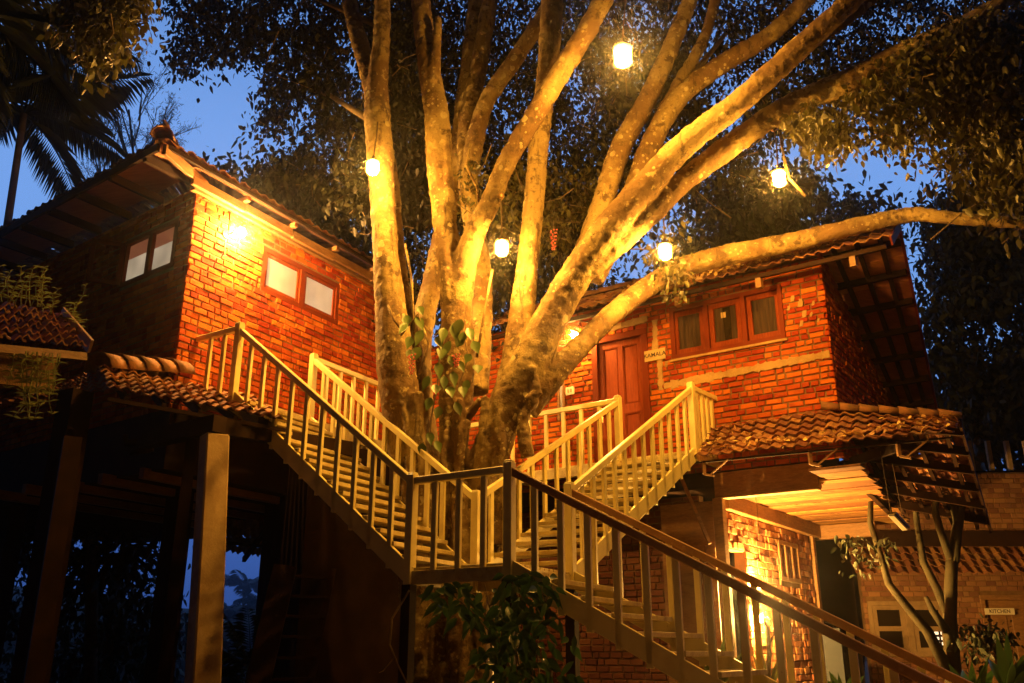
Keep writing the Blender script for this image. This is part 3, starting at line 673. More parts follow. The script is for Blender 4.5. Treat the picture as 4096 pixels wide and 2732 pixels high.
# floor under the house: front beam, planked ceiling, back beam
b = MB(); b.boxf(FR, -2.06, -.40, -.06, .10, 3.97, 4.36); b.build('floor_beam', M['beam'], hr, bevel=.01)
b = MB(); b.boxf(FR, -8.0, -2.07, -.03, .10, 4.15, 4.40); b.build('floor_beam', M['darkwood'], hr)
b = MB(); b.boxf(FR, -2.06, -.42, -.075, .10, 3.945, 3.967); b.build('lit_underside_strip', M['board'], hr)  # pale strip painting the lamplit underside of the beam
b = MB(); b.boxf(FR, -9.2, -2.1, .12, 5, 4.16, 4.38); b.build('floor', M['darkwood'], hr)
rr = random.Random(9)
for k in range(22):
    n0 = -1.0+k*.30; b = MB(); e0, e1 = (-2.1+rr.uniform(-.05, .05), (.38-.12*k*.35)+rr.uniform(-.05, .05)) if k < 22 else 0
    zc = 4.06+rr.uniform(-.012, .012); e1 = .42-(n0+1)*.115+rr.uniform(-.06, .06)
    if n0 < .1: e0 = -.38 if n0 > -.2 else -.25
    b.boxf(FR, e0, e1, n0, n0+.285, zc, zc+.035, tone=rr.random()); b.build('ceiling_plank', M['plank'], hr, bevel=.006)
b = MB(); b.boxf(FR, -2.05, -.85, 4.9, 5.05, 3.77, 4.05); b.build('floor_beam', M['beam'], hr, bevel=.01)
b = MB(); b.boxf(FR, -2.02, -1.9, .1, 5.0, 3.80, 4.05); b.build('floor_beam', M['beam'], hr, bevel=.01)
# wall and posts below
brick_wall('lower_wall', hr, FU, .12, 4.4, 0, 3.82, [(.12, .93, 0, 3.2), (2.55, 3.65, 2.84, 3.56)], pitch=.115, seed=31, m='brick_old', lens=(.22, .16, .12), joint=.012, rough=.016)
b = MB(); b.boxf(FU, .02, 1.0, .32, .36, 0, 3.25); b.build('plywood_panel', M['beam'], hr)
fm = MB()
for (a, b_, c, d) in ((2.55, 3.65, 3.48, 3.56), (2.55, 3.65, 2.84, 2.92), (2.55, 2.63, 2.84, 3.56), (3.57, 3.65, 2.84, 3.56), (2.88, 2.95, 2.84, 3.56), (3.24, 3.31, 2.84, 3.56)): fm.boxf(FU, a, b_, -.02+random.uniform(0, .004), .08, c, d)
wf = fm.build('window', M['beam'], hr, bevel=.005)
fm = MB(); fm.boxf(FU, 2.62, 3.58, .04, .05, 2.91, 3.49); fm.build('pane', M['plank'], wf)
for (u, n_, w) in ((-.05, 0, .16), (4.55, .02, .15)):
    b = MB(); b.post(FU.p(u, n_, 0), 0, 3.95, w, FU.a); b.build('post', M['beam'], hr, bevel=.008)
b = MB(); b.boxf(FR, -3.1, -2.18, .1, .16, 0, 3.95); b.build('plywood_panel', M['beam'], hr)
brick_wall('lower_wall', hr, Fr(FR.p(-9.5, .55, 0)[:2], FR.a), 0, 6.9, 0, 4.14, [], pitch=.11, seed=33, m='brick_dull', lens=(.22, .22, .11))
b = MB(); ra = FR.p(-2.35, -.05, 4.35); b.bar(FR.p(-2.55, -.25, 4.35), FR.p(-2.18, -.10, 3.25), .05, .05, up=(1, 0, 0)); b.build('brace', M['beam'], hr)

# right porch roof
pr = thing('porch_roof', 'leaf-strewn clay tiled porch roof with dark open rafters, wrapped round the right brick house corner', 'roof', tuple(FR.p(.5, 0, 4.3)))
A_, B_, C_, D_, E_ = FR.p(-2.0, -.9, 4.44), FR.p(1.62, -.62, 4.42), FR.p(1.55, .62, 4.87), FR.p(-.15, .0, 5.13), FR.p(-2.05, -.02, 5.10)
lowL, lowR = FR.p(-.1, 3.1, 4.05), FR.p(1.27, 4.0, 3.70)
t = MB(); AB = lerp(A_, B_, .52)
tiles(t, A_, AB, D_, E_, 10, 6, amp=.045, th=.022, seed=61, lift=.05); tiles(t, AB, B_, C_, D_, 9, 5, amp=.045, th=.022, seed=62, lift=.05); tiles(t, lowR, lowL, D_, C_, 10, 8, amp=.045, th=.02, seed=63, lift=.04)
t.build('tile_slope', M['tile'], pr)
t = MB(); ridge_caps(t, D_+np.array([-.1, .0, .03]), C_+np.array([0, 0, .03]), 7, .15); t.build('ridge_cap', M['ridge'], pr, smooth=True)
dz = np.array([0, 0, -.10])
for k in range(6):
    t_ = (k+.25)/6; b = MB(); b.bar(lerp(D_, lowL, t_)+dz, lerp(C_, lowR, t_)+dz, .075, .13); b.build('purlin', M['darkwood'], pr)
for k in range(4):
    u = .12+k*.25; b = MB(); b.bar(lerp(D_, C_, u)+dz*.75, lerp(lowL, lowR, u)+dz*.75, .06, .06); b.build('rafter', M['darkwood'], pr)
b = MB(); b.bar(C_+dz*.5, lowR+dz*.5, .04, .15); b.bar(A_+np.array([0, .07, -.04]), B_+np.array([0, .07, -.04]), .03, .03); b.build('verge_board', M['darkwood'], pr)
for u in (.03, .47, .80):
    p = lerp(A_, B_, u)+FR.n*.08; b = MB(); b.bar(p+np.array([0, 0, -.02]), p+np.array([0, 0, -.22]), .045, .06, up=(0, 1, 0)); b.bar(p+np.array([0, 0, -.22]), p+FR.d*.15+np.array([0, 0, -.27]), .05, .03); b.bar(p+np.array([0, 0, -.24])+FR.d*.1, p+FR.d*.4+np.array([0, 0, -.04]), .02, .02); b.build('bracket', M['beam'], pr)
b = MB(); b.bar(FR.p(-.2, .5, 4.36), FR.p(.9, -.5, 4.36), .06, .14); b.bar(FR.p(-.1, 2.9, 3.95), FR.p(-.1, .2, 4.32), .08, .12); b.build('beam', M['darkwood'], pr)
# fallen leaves on the porch tiles and on the house tiles: small things nobody could count
pts = []
for k in range(260):
    u, v = RNG.random(), RNG.random()**1.3; q = lerp(lerp(A_, B_, u), lerp(E_, C_, u), v*.9); pts.append(q+np.array([0, 0, .12]))
for k in range(900):
    s_ = RNG.uniform(-3.3, .4); v = RNG.uniform(.1, .9); q = lerp(eaveR(s_), ridR(s_), v); pts.append(q+np.array([0, 0, .10+RNG.uniform(0, .04)]))
dl = RNG.normal(size=(len(pts), 3)); dl[:, 2] *= .2
M['dry'] = mat('dry_leaf', (.62, .40, .15), .8, tone=.5)
lv = leaf_mesh('leaf_litter', pts, M['dry'], None, size=.10, droop=0, dirs=dl*2); lv['kind'] = 'stuff'; lv['label'] = 'dry leaf litter lying on the clay tiles'

# small fittings on the right house
def sign(name, label, fr, sc, zc, w, h, n, text, size, mb_='board', ml='letter'):
    t_ = thing(name, label, 'sign', tuple(fr.p(sc, n, zc)))
    b = MB(); b.boxf(fr, sc-w/2, sc+w/2, n, n+.018, zc-h/2, zc+h/2); b.build('board', M[mb_], t_, bevel=.003)
    cu = bpy.data.curves.new('lettering', 'FONT'); cu.body = text; cu.size = size; cu.align_x = 'CENTER'; cu.align_y = 'CENTER'; cu.extrude = .0015; cu.offset = .0012
    tmp = bpy.data.objects.new('lettering_curve', cu); COL.objects.link(tmp); bpy.context.view_layer.update()
    me = bpy.data.meshes.new_from_object(tmp.evaluated_get(bpy.context.evaluated_depsgraph_get())); bpy.data.objects.remove(tmp)
    o = bpy.data.objects.new('lettering', me); COL.objects.link(o); o.parent = t_; me.materials.clear(); me.materials.append(M[ml])
    o.location = Vector(-fr.n*.003); o.rotation_euler = (math.pi/2, 0, fr.a); return t_
sg0, sg1 = FR.hit(2581/D, 1430/D), FR.hit(2664/D, 1412/D)
sign('name_board', 'pale wooden name board lettered KAMALA on brick beside the panelled door', FR, (sg0[0]+sg1[0])/2, (sg0[1]+sg1[1])/2, abs(sg1[0]-sg0[0]), .20, -.035, 'KAMALA', .108)
sw, swz = FR.hit(1310, 898)
t_ = thing('switch_plate', 'white electric switch plate on brick left of the panelled door', 'switch', tuple(FR.p(sw, -.03, swz)))
b = MB(); b.boxf(FR, sw-.09, sw+.09, -.035, 0, swz-.075, swz+.075); b.build('plate', M['white'], t_, bevel=.006)
for k in (-1, 1): b = MB(); b.boxf(FR, sw+k*.03-.016, sw+k*.03+.016, -.045, -.035, swz-.03, swz+.03); b.build('switch', M['concrete'], t_)
sw, swz = FR.hit(1289, 905)
t_ = thing('wall_gauge', 'tall narrow dark strip in a wooden frame on brick beside the switch plate', 'wall strip', tuple(FR.p(sw, -.03, swz)))
b = MB()
for a, c in ((-.075, -.035), (.035, .075)): b.boxf(FR, sw+a, sw+c, -.03, 0, swz-.5, swz+.5)
b.build('frame', M['beam'], t_); b = MB(); b.boxf(FR, sw-.035, sw+.035, -.012, 0, swz-.5, swz+.5); b.build('strip', M['black'], t_)
# tube light under the porch
ta, tb = at(2045, 1190, 14.2), at(2076, 1212, 13.4); ta = atz(2046, 1182, 3.45); tb = atz(2078, 1216, 3.30)
t_ = thing('tube_light', 'unlit white tube light fitting hanging on cords under the porch roof', 'tube light', tuple(ta))
b = MB(); b.bar(ta, tb, .09, .03); b.build('tube', M['white'], t_, bevel=.01); b = MB(); b.bar(ta+np.array([.02, .02, .03]), tb+np.array([.02, .02, .03]), .12, .03); b.build('fitting', M['metal'], t_)
b = MB(); b.tube([ta+np.array([0, 0, .03]), ta+np.array([-.03, 0, .9])], .006, 5); b.tube([tb+np.array([0, 0, .03]), tb+np.array([-.05, 0, .95])], .006, 5); b.build('cord', M['rope'], t_)
# bare bulb on a cord under the beam
cb = at(1735, 1130, 14.6)
t_ = thing('hanging_bulb', 'small unlit bulb dangling on a wire before the lit lower brick wall', 'bulb', tuple(cb))
b = MB(); b.tube([cb+np.array([0, 0, .0]), cb+np.array([.0, 0, -.55])], .005, 5); b.build('cord', M['rope'], t_)
b = MB(); b.lathe(cb+np.array([0, 0, -.68]), [(.001, 0), (.02, .01), (.028, .04), (.018, .09), (.014, .13), (.001, .135)], 10); b.build('bulb', M['brass'], t_, smooth=True)

# ================================================================== LAMPS
def lantern(label, x, y, Y, ins, insY, sc=1.0):
    c = at(x, y, Y); q = at(*ins, insY)
    t_ = thing('hanging_lantern', label, 'lantern', tuple(c), 'lanterns hanging in the big tree')
    r, h = .080*sc, .19*sc; zb, ztp = -h/2, h/2
    b = MB(); b.lathe(c, [(.001, zb-.015), (r*.55, zb-.012), (r*.9, zb+.015), (r, zb+.05), (r, ztp-.03), (r*.8, ztp), (.001, ztp+.002)], 16); b.build('glass', M['lantern'], t_, smooth=True)
    b = MB(); b.lathe(c, [(r*1.22, ztp+.0), (r*1.18, ztp+.012), (r*.85, ztp+.045), (r*.35, ztp+.06), (r*.3, ztp+.10), (.001, ztp+.105)], 16); b.build('cap', M['metal'], t_, smooth=True)
    b = MB()
    for z in (zb+.02, ztp-.02): b.lathe(c+np.array([0, 0, z]), [(r*1.18, -.004), (r*1.22, 0), (r*1.18, .004), (r*1.14, 0), (r*1.18, -.004)], 18)
    for k in range(6):
        a = k*math.pi/3+.2; e = np.array([math.cos(a), math.sin(a), 0])*r*1.18; b.tube([c+e+np.array([0, 0, ztp]), c+e+np.array([0, 0, zb+.02]), c+e*.4+np.array([0, 0, zb-.03])], .004, 4)
    b.build('cage', M['brass'], t_)
    b = MB(); tp = c+np.array([0, 0, ztp+.10]); b.tube([tp, lerp(tp, q, .5)+np.array([.01, 0, 0]), q], .011, 5); b.build('cord', M['rope'], t_)
    b = MB(); b.lathe(q, [(.001, -.05), (.05, -.045), (.06, -.025), (.038, -.01), (.038, .01), (.06, .025), (.05, .045), (.001, .05)], 14, axis=(.3, -1, .1)); b.build('insulator', M['brass'], t_, smooth=True)
    return t_
lantern('glowing lantern hanging against the leftmost pale tree stem', 856, 385, 12.0, (868, 272), 12.55)
lantern('glowing lantern high above the others, near the upper edge between two limbs', 1430, 130, 10.2, (1440, -90), 10.3, 1.28)
lantern('glowing lantern between the forked stem and the straight stem, low in the tree', 1152, 570, 11.9, (1148, 451), 12.0)
lantern('glowing lantern just above the limb that lies on the brick house roof', 1527, 578, 11.8, (1521, 490), 11.95)
lantern('glowing lantern out under the big slanting limb, against the blue sky and far trees', 1789, 410, 11.2, (1777, 292), 11.5)
# wall lamp on the left house
lc = FL.p(.80, -.22, 8.10)
t_ = thing('wall_lamp', 'glowing bulb on a bracket, on brick beside the frosted two-pane window', 'lamp', tuple(lc))
b = MB(); b.lathe(lc, [(.001, -.075), (.045, -.06), (.062, -.01), (.045, .045), (.025, .075), (.001, .08)], 14); b.build('bulb', M['wallbulb'], t_, smooth=True)
b = MB(); b.tube([FL.p(.70, 0, 8.06), FL.p(.72, -.12, 8.10), FL.p(.78, -.22, 8.22), lc+np.array([0, 0, .10])], .012, 6); b.lathe(lc+np.array([0, 0, .07]), [(.028, 0), (.034, .03), (.02, .07), (.001, .075)], 12); b.build('bracket', M['metal'], t_)
b = MB(); b.lathe(FL.p(.66, -.01, 8.06), [(.001, -.02), (.075, -.015), (.08, .015), (.001, .02)], 16, axis=FL.n); b.build('back_plate', M['frame'], t_)
b = MB(); b.boxf(FL, .655, .68, -.02, 0, 7.7, 7.95); b.boxf(FL, .70, .725, -.02, 0, 8.15, 8.5); b.build('conduit', M['frame'], t_)
# spot under the eave, above the door
el = atz(1310, 766, 7.25); es, en = (el-FR.o)@FR.d, (el-FR.o)@FR.n
EL = FR.p(es, min(en, -.25), 7.20); EL = at(1319, 766, FR.p(es, -.3, 0)[1])
t_ = thing('eave_lamp', 'bright bulb in a flared metal shade under the eave, left of the panelled door', 'lamp', tuple(EL))
b = MB(); b.lathe(EL, [(.001, -.09), (.05, -.075), (.07, -.02), (.045, .04), (.001, .06)], 12); b.build('bulb', M['eavebulb'], t_, smooth=True)
b = MB(); ax = (FR.d*.55+np.array([0, 0, .9])); b.lathe(EL, [(.105, .03), (.05, .09), (.045, .13), (.001, .14), (.04, .12), (.045, .092), (.10, .032), (.105, .03)], 16, axis=ax); b.build('shade', M['white'], t_)
b = MB(); b.tube([EL+ax*.14, EL+ax*.25, EL+FR.n*.3+ax*.3], .012, 6); b.build('bracket', M['metal'], t_)
# lamp on the wall below the right house
lu, lz = FU.hit(1741, 1380, -.13); LL = FU.p(lu, -.13, lz)
t_ = thing('wall_lamp', 'glowing lamp on the rough brick wall under the right house, behind the sloping handrail', 'lamp', tuple(LL))
for k, dz_ in enumerate((.24, -.27)):
    b = MB(); b.lathe(LL+np.array([0, 0, dz_]), [(.001, -.06), (.05, -.05), (.06, 0), (.05, .05), (.001, .06)], 12); b.build('bulb', M['lowbulb'], t_, smooth=True)
b = MB(); b.tube([LL+np.array([0, 0, .18]), LL+np.array([0, 0, -.21])], .03, 8); b.tube([LL, FU.p(lu, 0, lz)], .015, 6); b.build('bracket', M['metal'], t_)
b = MB(); b.lathe(FU.p(lu, -.01, lz), [(.001, -.02), (.07, -.015), (.07, .01), (.001, .012)], 12, axis=FU.n); b.build('back_plate', M['metal'], t_)

# ================================================================== THE BIG TREE
ft = thing('fig_tree', 'huge pale-barked tree of many spreading stems rising between the two brick houses', 'tree', (-.3, 13.2, 0))
def stem(*rows): return rows
STEMS = [
 # leftmost pale stem and its two heads                                      x, y, width, depth
 stem((1010, 1560, 170, 13.2), (985, 1250, 150, 13.2), (940, 1050, 92, 13.1), (922, 930, 94, 13.0), (910, 845, 90, 12.9), (898, 720, 72, 12.8), (887, 600, 63, 12.7), (880, 480, 60, 12.7), (874, 380, 60, 12.7), (866, 260, 62, 12.7), (868, 180, 48, 12.7), (876, 90, 38, 12.7), (880, -60, 34, 12.7)),
 stem((864, 250, 50, 12.75), (845, 160, 42, 12.9), (815, 60, 38, 13.1), (790, -60, 36, 13.3)),
 stem((950, 1050, 60, 13.4), (960, 900, 55, 13.4), (930, 700, 34, 13.3), (915, 560, 26, 13.3), (905, 420, 24, 13.2), (892, 330, 18, 13.1)),
 # dark stem behind, leaning right
 stem((985, 1100, 70, 13.8), (960, 880, 62, 13.9), (968, 760, 52, 14.0), (995, 640, 50, 14.2), (1030, 480, 46, 14.4), (1062, 300, 52, 14.6), (1085, 130, 50, 14.8), (1105, -60, 50, 15)),
 # forked middle stem
 stem((1040, 1560, 190, 13.2), (1050, 1250, 140, 13.1), (1042, 1050, 66, 13.0), (1046, 920, 84, 12.9), (1052, 800, 78, 12.8), (1046, 690, 70, 12.7), (1032, 580, 60, 12.6), (1015, 480, 50, 12.6), (1008, 380, 58, 12.6), (1000, 260, 54, 12.6), (984, 150, 50, 12.6), (970, 40, 46, 12.6), (962, -60, 44, 12.6)),
 stem((994, 190, 34, 12.5), (1002, 110, 22, 12.4), (1007, 38, 17, 12.3)),
 stem((1030, 470, 30, 12.5), (1026, 380, 26, 12.5), (1022, 280, 24, 12.5), (1008, 200, 22, 12.5)),
 stem((1050, 720, 62, 12.7), (1068, 610, 54, 12.5), (1090, 535, 50, 12.3), (1125, 465, 46, 12.1), (1165, 370, 46, 11.9), (1228, 265, 48, 11.7), (1288, 165, 48, 11.5), (1350, 65, 46, 11.3), (1400, -30, 44, 11.1)),
 # straight stem
 stem((1120, 1560, 170, 13.2), (1110, 1300, 150, 13.0), (1112, 1085, 84, 12.7), (1158, 945, 82, 12.6), (1180, 850, 70, 12.6), (1198, 720, 58, 12.6), (1212, 590, 50, 12.6), (1226, 470, 47, 12.6), (1236, 340, 46, 12.6), (1250, 220, 46, 12.6), (1262, 100, 50, 12.6), (1272, -60, 52, 12.6)),
 # main right trunk with the two great slanting limbs
 stem((1130, 1300, 140, 13.0), (1124, 1075, 88, 12.6), (1166, 935, 90, 12.5), (1210, 845, 92, 12.4), (1270, 722, 78, 12.3), (1330, 620, 78, 12.1), (1400, 525, 76, 11.8), (1480, 430, 66, 11.5), (1568, 335, 58, 11.2), (1700, 232, 56, 10.8), (1830, 115, 54, 10.4), (1940, 15, 48, 10.1), (1990, -40, 46, 10)),
 stem((1835, 115, 34, 10.45), (1900, 75, 30, 10.6), (1970, 25, 28, 10.7), (2040, -40, 26, 10.8)),
 stem((1318, 634, 54, 12.12), (1360, 608, 58, 12.05), (1430, 545, 58, 11.9), (1510, 475, 52, 11.7), (1570, 415, 50, 11.6), (1700, 318, 54, 11.3), (1800, 250, 54, 11.0), (1935, 192, 56, 10.7), (2068, 125, 54, 10.4), (2200, 62, 40, 10.1), (2320, -5, 34, 9.9), (2400, -40, 32, 9.8)),
 stem((1790, 275, 24, 11.0), (1880, 232, 22, 10.8), (1990, 190, 24, 10.6), (2090, 140, 22, 10.4), (2200, 90, 18, 10.2)),
 # dark limb behind them
 stem((1360, 640, 56, 13.2), (1440, 480, 52, 13.2), (1500, 320, 50, 13.1), (1568, 215, 44, 13), (1670, 140, 42, 12.8), (1770, 78, 40, 12.6), (1880, -30, 36, 12.4)),
 stem((1185, 930, 56, 12.9), (1225, 850, 50, 13.1), (1268, 765, 46, 13.3), (1335, 595, 50, 13.4), (1385, 460, 50, 13.4), (1425, 340, 48, 13.3), (1484, 232, 46, 13.2), (1540, 110, 40, 13.1), (1600, -40, 34, 13)),
 stem((1490, 320, 34, 13.3), (1560, 190, 30, 13.3), (1620, 80, 26, 13.3), (1650, -40, 24, 13.3)),
 # stems at the back, centre
 stem((1090, 900, 60, 13.7), (1105, 700, 56, 13.9), (1095, 560, 48, 14.0), (1075, 430, 46, 14.1), (1090, 330, 44, 14.1), (1118, 232, 40, 14.0), (1180, 140, 38, 13.9), (1250, 30, 34, 13.8), (1290, -60, 30, 13.8)),
 stem((1075, 420, 40, 14.2), (1070, 300, 42, 14.3), (1100, 150, 40, 14.4), (1135, -60, 38, 14.5)),
 # the limb that lies over the roof
 stem((1200, 930, 90, 12.6), (1268, 862, 66, 12.5), (1335, 792, 48, 12.6), (1410, 718, 46, 12.9), (1484, 662, 46, 13.2), (1560, 616, 48, 13.3), (1680, 583, 48, 13.2), (1800, 560, 46, 12.9), (1950, 523, 40, 12.5), (2060, 498, 36, 12.2), (2115, 492, 34, 12.0), (2180, 500, 30, 11.8), (2351, 514, 27, 11.4), (2460, 522, 24, 11.1)),
 stem((1050, 1080, 40, 13.2), (1025, 990, 30, 12.9), (1070, 960, 24, 12.8), (1105, 915, 18, 12.6)),
]
tb_ = MB()
for rows in STEMS:
    pts = [at(x, y, Y) for x, y, w, Y in rows]; rad = [w*pxm(p)/2 for (x, y, w, Y), p in zip(rows, pts)]
    P_, R__ = [], []
    for i in range(len(pts)-1):                             # smooth the line through the points
        p0, p1, p2, p3 = pts[max(i-1, 0)], pts[i], pts[i+1], pts[min(i+2, len(pts)-1)]
        ns = max(3, int(np.linalg.norm(p2-p1)/.09))
        for k in range(ns):
            t = k/ns; q = .5*((2*p1)+(p2-p0)*t+(2*p0-5*p1+4*p2-p3)*t*t+(3*p1-p0-3*p2+p3)*t**3)
            s_ = mnoise.noise(Vector(q)*.9); P_.append(q); R__.append((rad[i]*(1-t)+rad[i+1]*t)*(1+.08*s_))
    P_.append(pts[-1]); R__.append(rad[-1]); tb_.tube(P_, R__, 14)
def buttress(x, y0, y1, Y, w):
    tb_.tube([at(x+random.uniform(-25, 25)*k/6, y0+(y1-y0)*k/6, Y+random.uniform(-.03, .03)) for k in range(7)], [w*pxm(at(x, y0, Y))*(.35+.25*k/6) for k in range(7)], 8)
for x, y0, y1, Y, w in ((1020, 1060, 1600, 12.8, 34), (1100, 1060, 1600, 12.6, 40), (1145, 900, 1250, 12.3, 34), (960, 900, 1500, 12.7, 40), (1205, 880, 1050, 12.25, 30), (1225, 840, 930, 12.15, 22), (1055, 1140, 1600, 12.5, 54), (1115, 1000, 1500, 12.5, 30)): buttress(x, y0, y1, Y, w)
rq = random.Random(17)
for k in range(30):                                        # tangle of thin roots down the foot of the tree
    x = rq.choice((rq.gauss(935, 14), rq.gauss(1045, 16), rq.gauss(1130, 22))); y0 = rq.uniform(900, 1090); Yq = 12.72-.35*math.exp(-((x-1130)/70)**2)+rq.uniform(-.05, .1); q = []
    for i in range(10): q.append(at(x, y0+(1560-y0)*i/9, Yq)); x += rq.uniform(-12, 12)+(1080-x)*.05
    tb_.tube(q, [rq.uniform(.025, .06)]*10, 7)
trunk = tb_.build('trunk', M['bark'], ft)
bpy.context.view_layer.update()
rmod = trunk.modifiers.new('fuse', 'REMESH'); rmod.mode = 'VOXEL'; rmod.voxel_size = .027; rmod.use_smooth_shade = True
smod = trunk.modifiers.new('soft', 'SMOOTH'); smod.factor = .5; smod.iterations = 2
tx = bpy.data.textures.new('bark_lumps', 'CLOUDS'); tx.noise_scale = .13; tx.noise_depth = 4
dm_ = trunk.modifiers.new('lumps', 'DISPLACE'); dm_.texture = tx; dm_.strength = .045; dm_.mid_level = .5; dm_.texture_coords = 'LOCAL'
t2 = bpy.data.textures.new('bark_ridges', 'CLOUDS'); t2.noise_scale = .05; t2.noise_depth = 2
d2 = trunk.modifiers.new('ridges', 'DISPLACE'); d2.texture = t2; d2.strength = .02; d2.mid_level = .5; d2.texture_coords = 'LOCAL'
dg = bpy.context.evaluated_depsgraph_get(); ev = trunk.evaluated_get(dg); nm = bpy.data.meshes.new_from_object(ev)
trunk.modifiers.clear(); trunk.data = nm; nm.name = 'trunk'
nm.materials.clear(); nm.materials.append(M['bark']); nm.polygons.foreach_set('use_smooth', [True]*len(nm.polygons))
# aerial roots and thin twigs
for rows in (((920, 770), (960, 720), (985, 790), (960, 870)), ((1245, 905), (1262, 850), (1278, 800), (1283, 770)), ((890, 700), (905, 735), (925, 760)), ((1130, 620), (1115, 700), (1105, 760), (1095, 820)), ((930, 560), (945, 640), (950, 760)), ((1080, 330), (1070, 380), (1095, 430), (1100, 480)), ((1790, 300), (1800, 360), (1812, 410), (1850, 450))):
    b = MB(); b.tube([at(x, y, 12.35 if x < 1700 else 11.4) for x, y in rows], [.02]*len(rows), 6, jit=.2); b.build('aerial_root', M['bark'], ft, smooth=True)
# crown
allp = []; alls = []; nearp = []; nears = []; tw = MB()
def crown(poly, Y0, Y1, clumps, per, rad, sz=.098, near=False, **k):
    p, cs = foliage_pts(poly, Y0, Y1, clumps, per, rad, **k); (nearp if near else allp).append(p); (nears if near else alls).append(np.full(len(p), sz))
    for c in cs[::3]:
        e = c+RNG.normal(size=3)*rad*1.6; tw.tube([c, (c+e)/2+RNG.normal(size=3)*.05, e], [.005, .008, .012], 4, cap=False)
crown([(395, -60), (1000, -60), (1000, 480), (860, 520), (700, 440), (640, 430), (600, 420), (625, 385), (590, 335), (585, 300), (620, 265), (640, 240), (610, 205), (620, 150), (600, 125), (520, 150), (470, 130), (430, 175), (395, 120), (420, 70)], 14, 17, 1150, 24, .17, sz=.115, gap=.74, edge=8)
crown([(330, -60), (420, -60), (400, 30), (360, 60), (340, 20)], 14, 15, 14, 14, .2, edge=6)
crown([(850, -60), (1600, -60), (1560, 350), (1450, 480), (1330, 640), (1250, 560), (1000, 500), (850, 480)], 15, 19, 1900, 24, .25, sz=.112, gap=.74)
crown([(1500, -60), (2420, -60), (2400, 110), (2000, 240), (1880, 260), (1760, 330), (1640, 450), (1500, 480)], 14, 18, 950, 24, .22, sz=.11, gap=.84)
crown([(1790, 330), (1830, 270), (1900, 240), (2080, 110), (2180, 60), (2420, 0), (2420, 390), (2330, 380), (2180, 270), (2130, 330), (2060, 340), (1960, 320), (1900, 335), (1850, 305)], 9.6, 11.6, 420, 24, .13, sz=.10, gap=.9, edge=8, near=True)
crown([(2130, 120), (2420, 0), (2420, 520), (2300, 480), (2190, 380), (2150, 260)], 10.5, 13, 480, 24, .22, sz=.115, gap=.85, near=True)
crown([(150, -60), (325, -60), (322, 55), (285, 100), (238, 165), (215, 170), (165, 100), (135, 30)], 8.3, 9.2, 120, 20, .11, sz=.10, edge=6, near=True)
crown([(1050, 380), (1450, 380), (1420, 520), (1270, 580), (1080, 540)], 13.6, 14.6, 150, 16, .2, near=True)
crown([(900, 380), (1400, 380), (1360, 700), (1290, 800), (960, 800), (900, 600)], 16.5, 19, 800, 24, .28, sz=.115, gap=.8)
crown([(1500, 580), (1560, 480), (1570, 560), (1540, 660), (1500, 680)], 12.6, 13.4, 22, 14, .12, near=True)
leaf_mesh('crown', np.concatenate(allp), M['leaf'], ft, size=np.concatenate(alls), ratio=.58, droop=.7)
leaf_mesh('crown', np.concatenate(nearp), M['leaf_lit'], ft, size=np.concatenate(nears), ratio=.58, droop=.7)
tw.build('twigs', M['bark2'], ft)
# boughs that carry the outer crown, in part behind the leaves
for rows in (((800, 120, 15), (700, 90, 15.2), (600, 70, 15.4), (480, 90, 15.5)), ((840, 270, 13.4), (760, 220, 14.2), (690, 200, 15), (620, 300, 15.4)), ((870, 60, 13), (640, -40, 14)), ((2000, 190, 10.6), (2100, 230, 10.6), (2200, 260, 10.8)), ((1950, 200, 10.7), (2010, 300, 10.5), (2090, 360, 10.4)), ((340, -50, 9), (280, 30, 8.9), (235, 120, 8.8)), ((1560, 210, 13.2), (1680, 60, 15), (1800, -20, 16))):
    bb = MB(); bb.tube([at(*q) for q in rows], np.linspace(.06, .015, len(rows)), 7); bb.build('bough', M['bark2'], ft, smooth=True)

# creeper with broad hanging leaves on the middle stem, and its pink flower spikes
cr = thing('creeper', 'broad-leaved creeper with hanging glossy leaves on the forked middle stem', 'creeper', tuple(at(1050, 800, 12.3)))
def bigleaf(mb, base, d, L, Wd, tone=None, curl=.25):
    d = np.array(d, float); d /= np.linalg.norm(d); sd = np.cross(d, np.array([0.2, -1, .25])); sd /= np.linalg.norm(sd); nn = np.cross(sd, d); vs = []; fs = []
    prof = (0, .55, .9, 1, .85, .55, .2, 0); n = len(prof)
    for i, w in enumerate(prof):
        t = i/(n-1); c = base+d*L*t+np.array([0, 0, -curl*L*t*t]); vs += [c+sd*w*Wd/2+nn*w*Wd*.18, c, c-sd*w*Wd/2+nn*w*Wd*.18]
    for i in range(n-1): fs += [(3*i, 3*i+1, 3*i+4, 3*i+3), (3*i+1, 3*i+2, 3*i+5, 3*i+4)]
    mb.add(vs, fs, tone)
b = MB(); stm = MB()
rr = random.Random(3)
for (x, y) in ((945, 790), (935, 760), (955, 745), (970, 775), (940, 820), (965, 815), (930, 740), (960, 720), (1000, 790), (1020, 770), (1040, 760), (1060, 750), (1075, 770), (1035, 800), (1015, 815), (1060, 795), (1085, 800), (1080, 830), (1095, 855), (1030, 835), (1005, 850), (1020, 880), (1050, 845), (1000, 900), (1040, 870), (1060, 905), (990, 930), (1010, 950), (1030, 905), (1075, 890), (985, 1010), (970, 1035), (1000, 1030), (985, 880), (1045, 940), (1065, 780)):
    p = at(x, y-18, 12.15 if x > 985 else 12.35); bigleaf(b, p, (rr.uniform(-.6, .6), rr.uniform(-.5, .1), -1), rr.uniform(.16, .27), rr.uniform(.11, .16), curl=rr.uniform(-.1, .3))
b.build('leaves', M['leaf_pale'], cr, smooth=True)
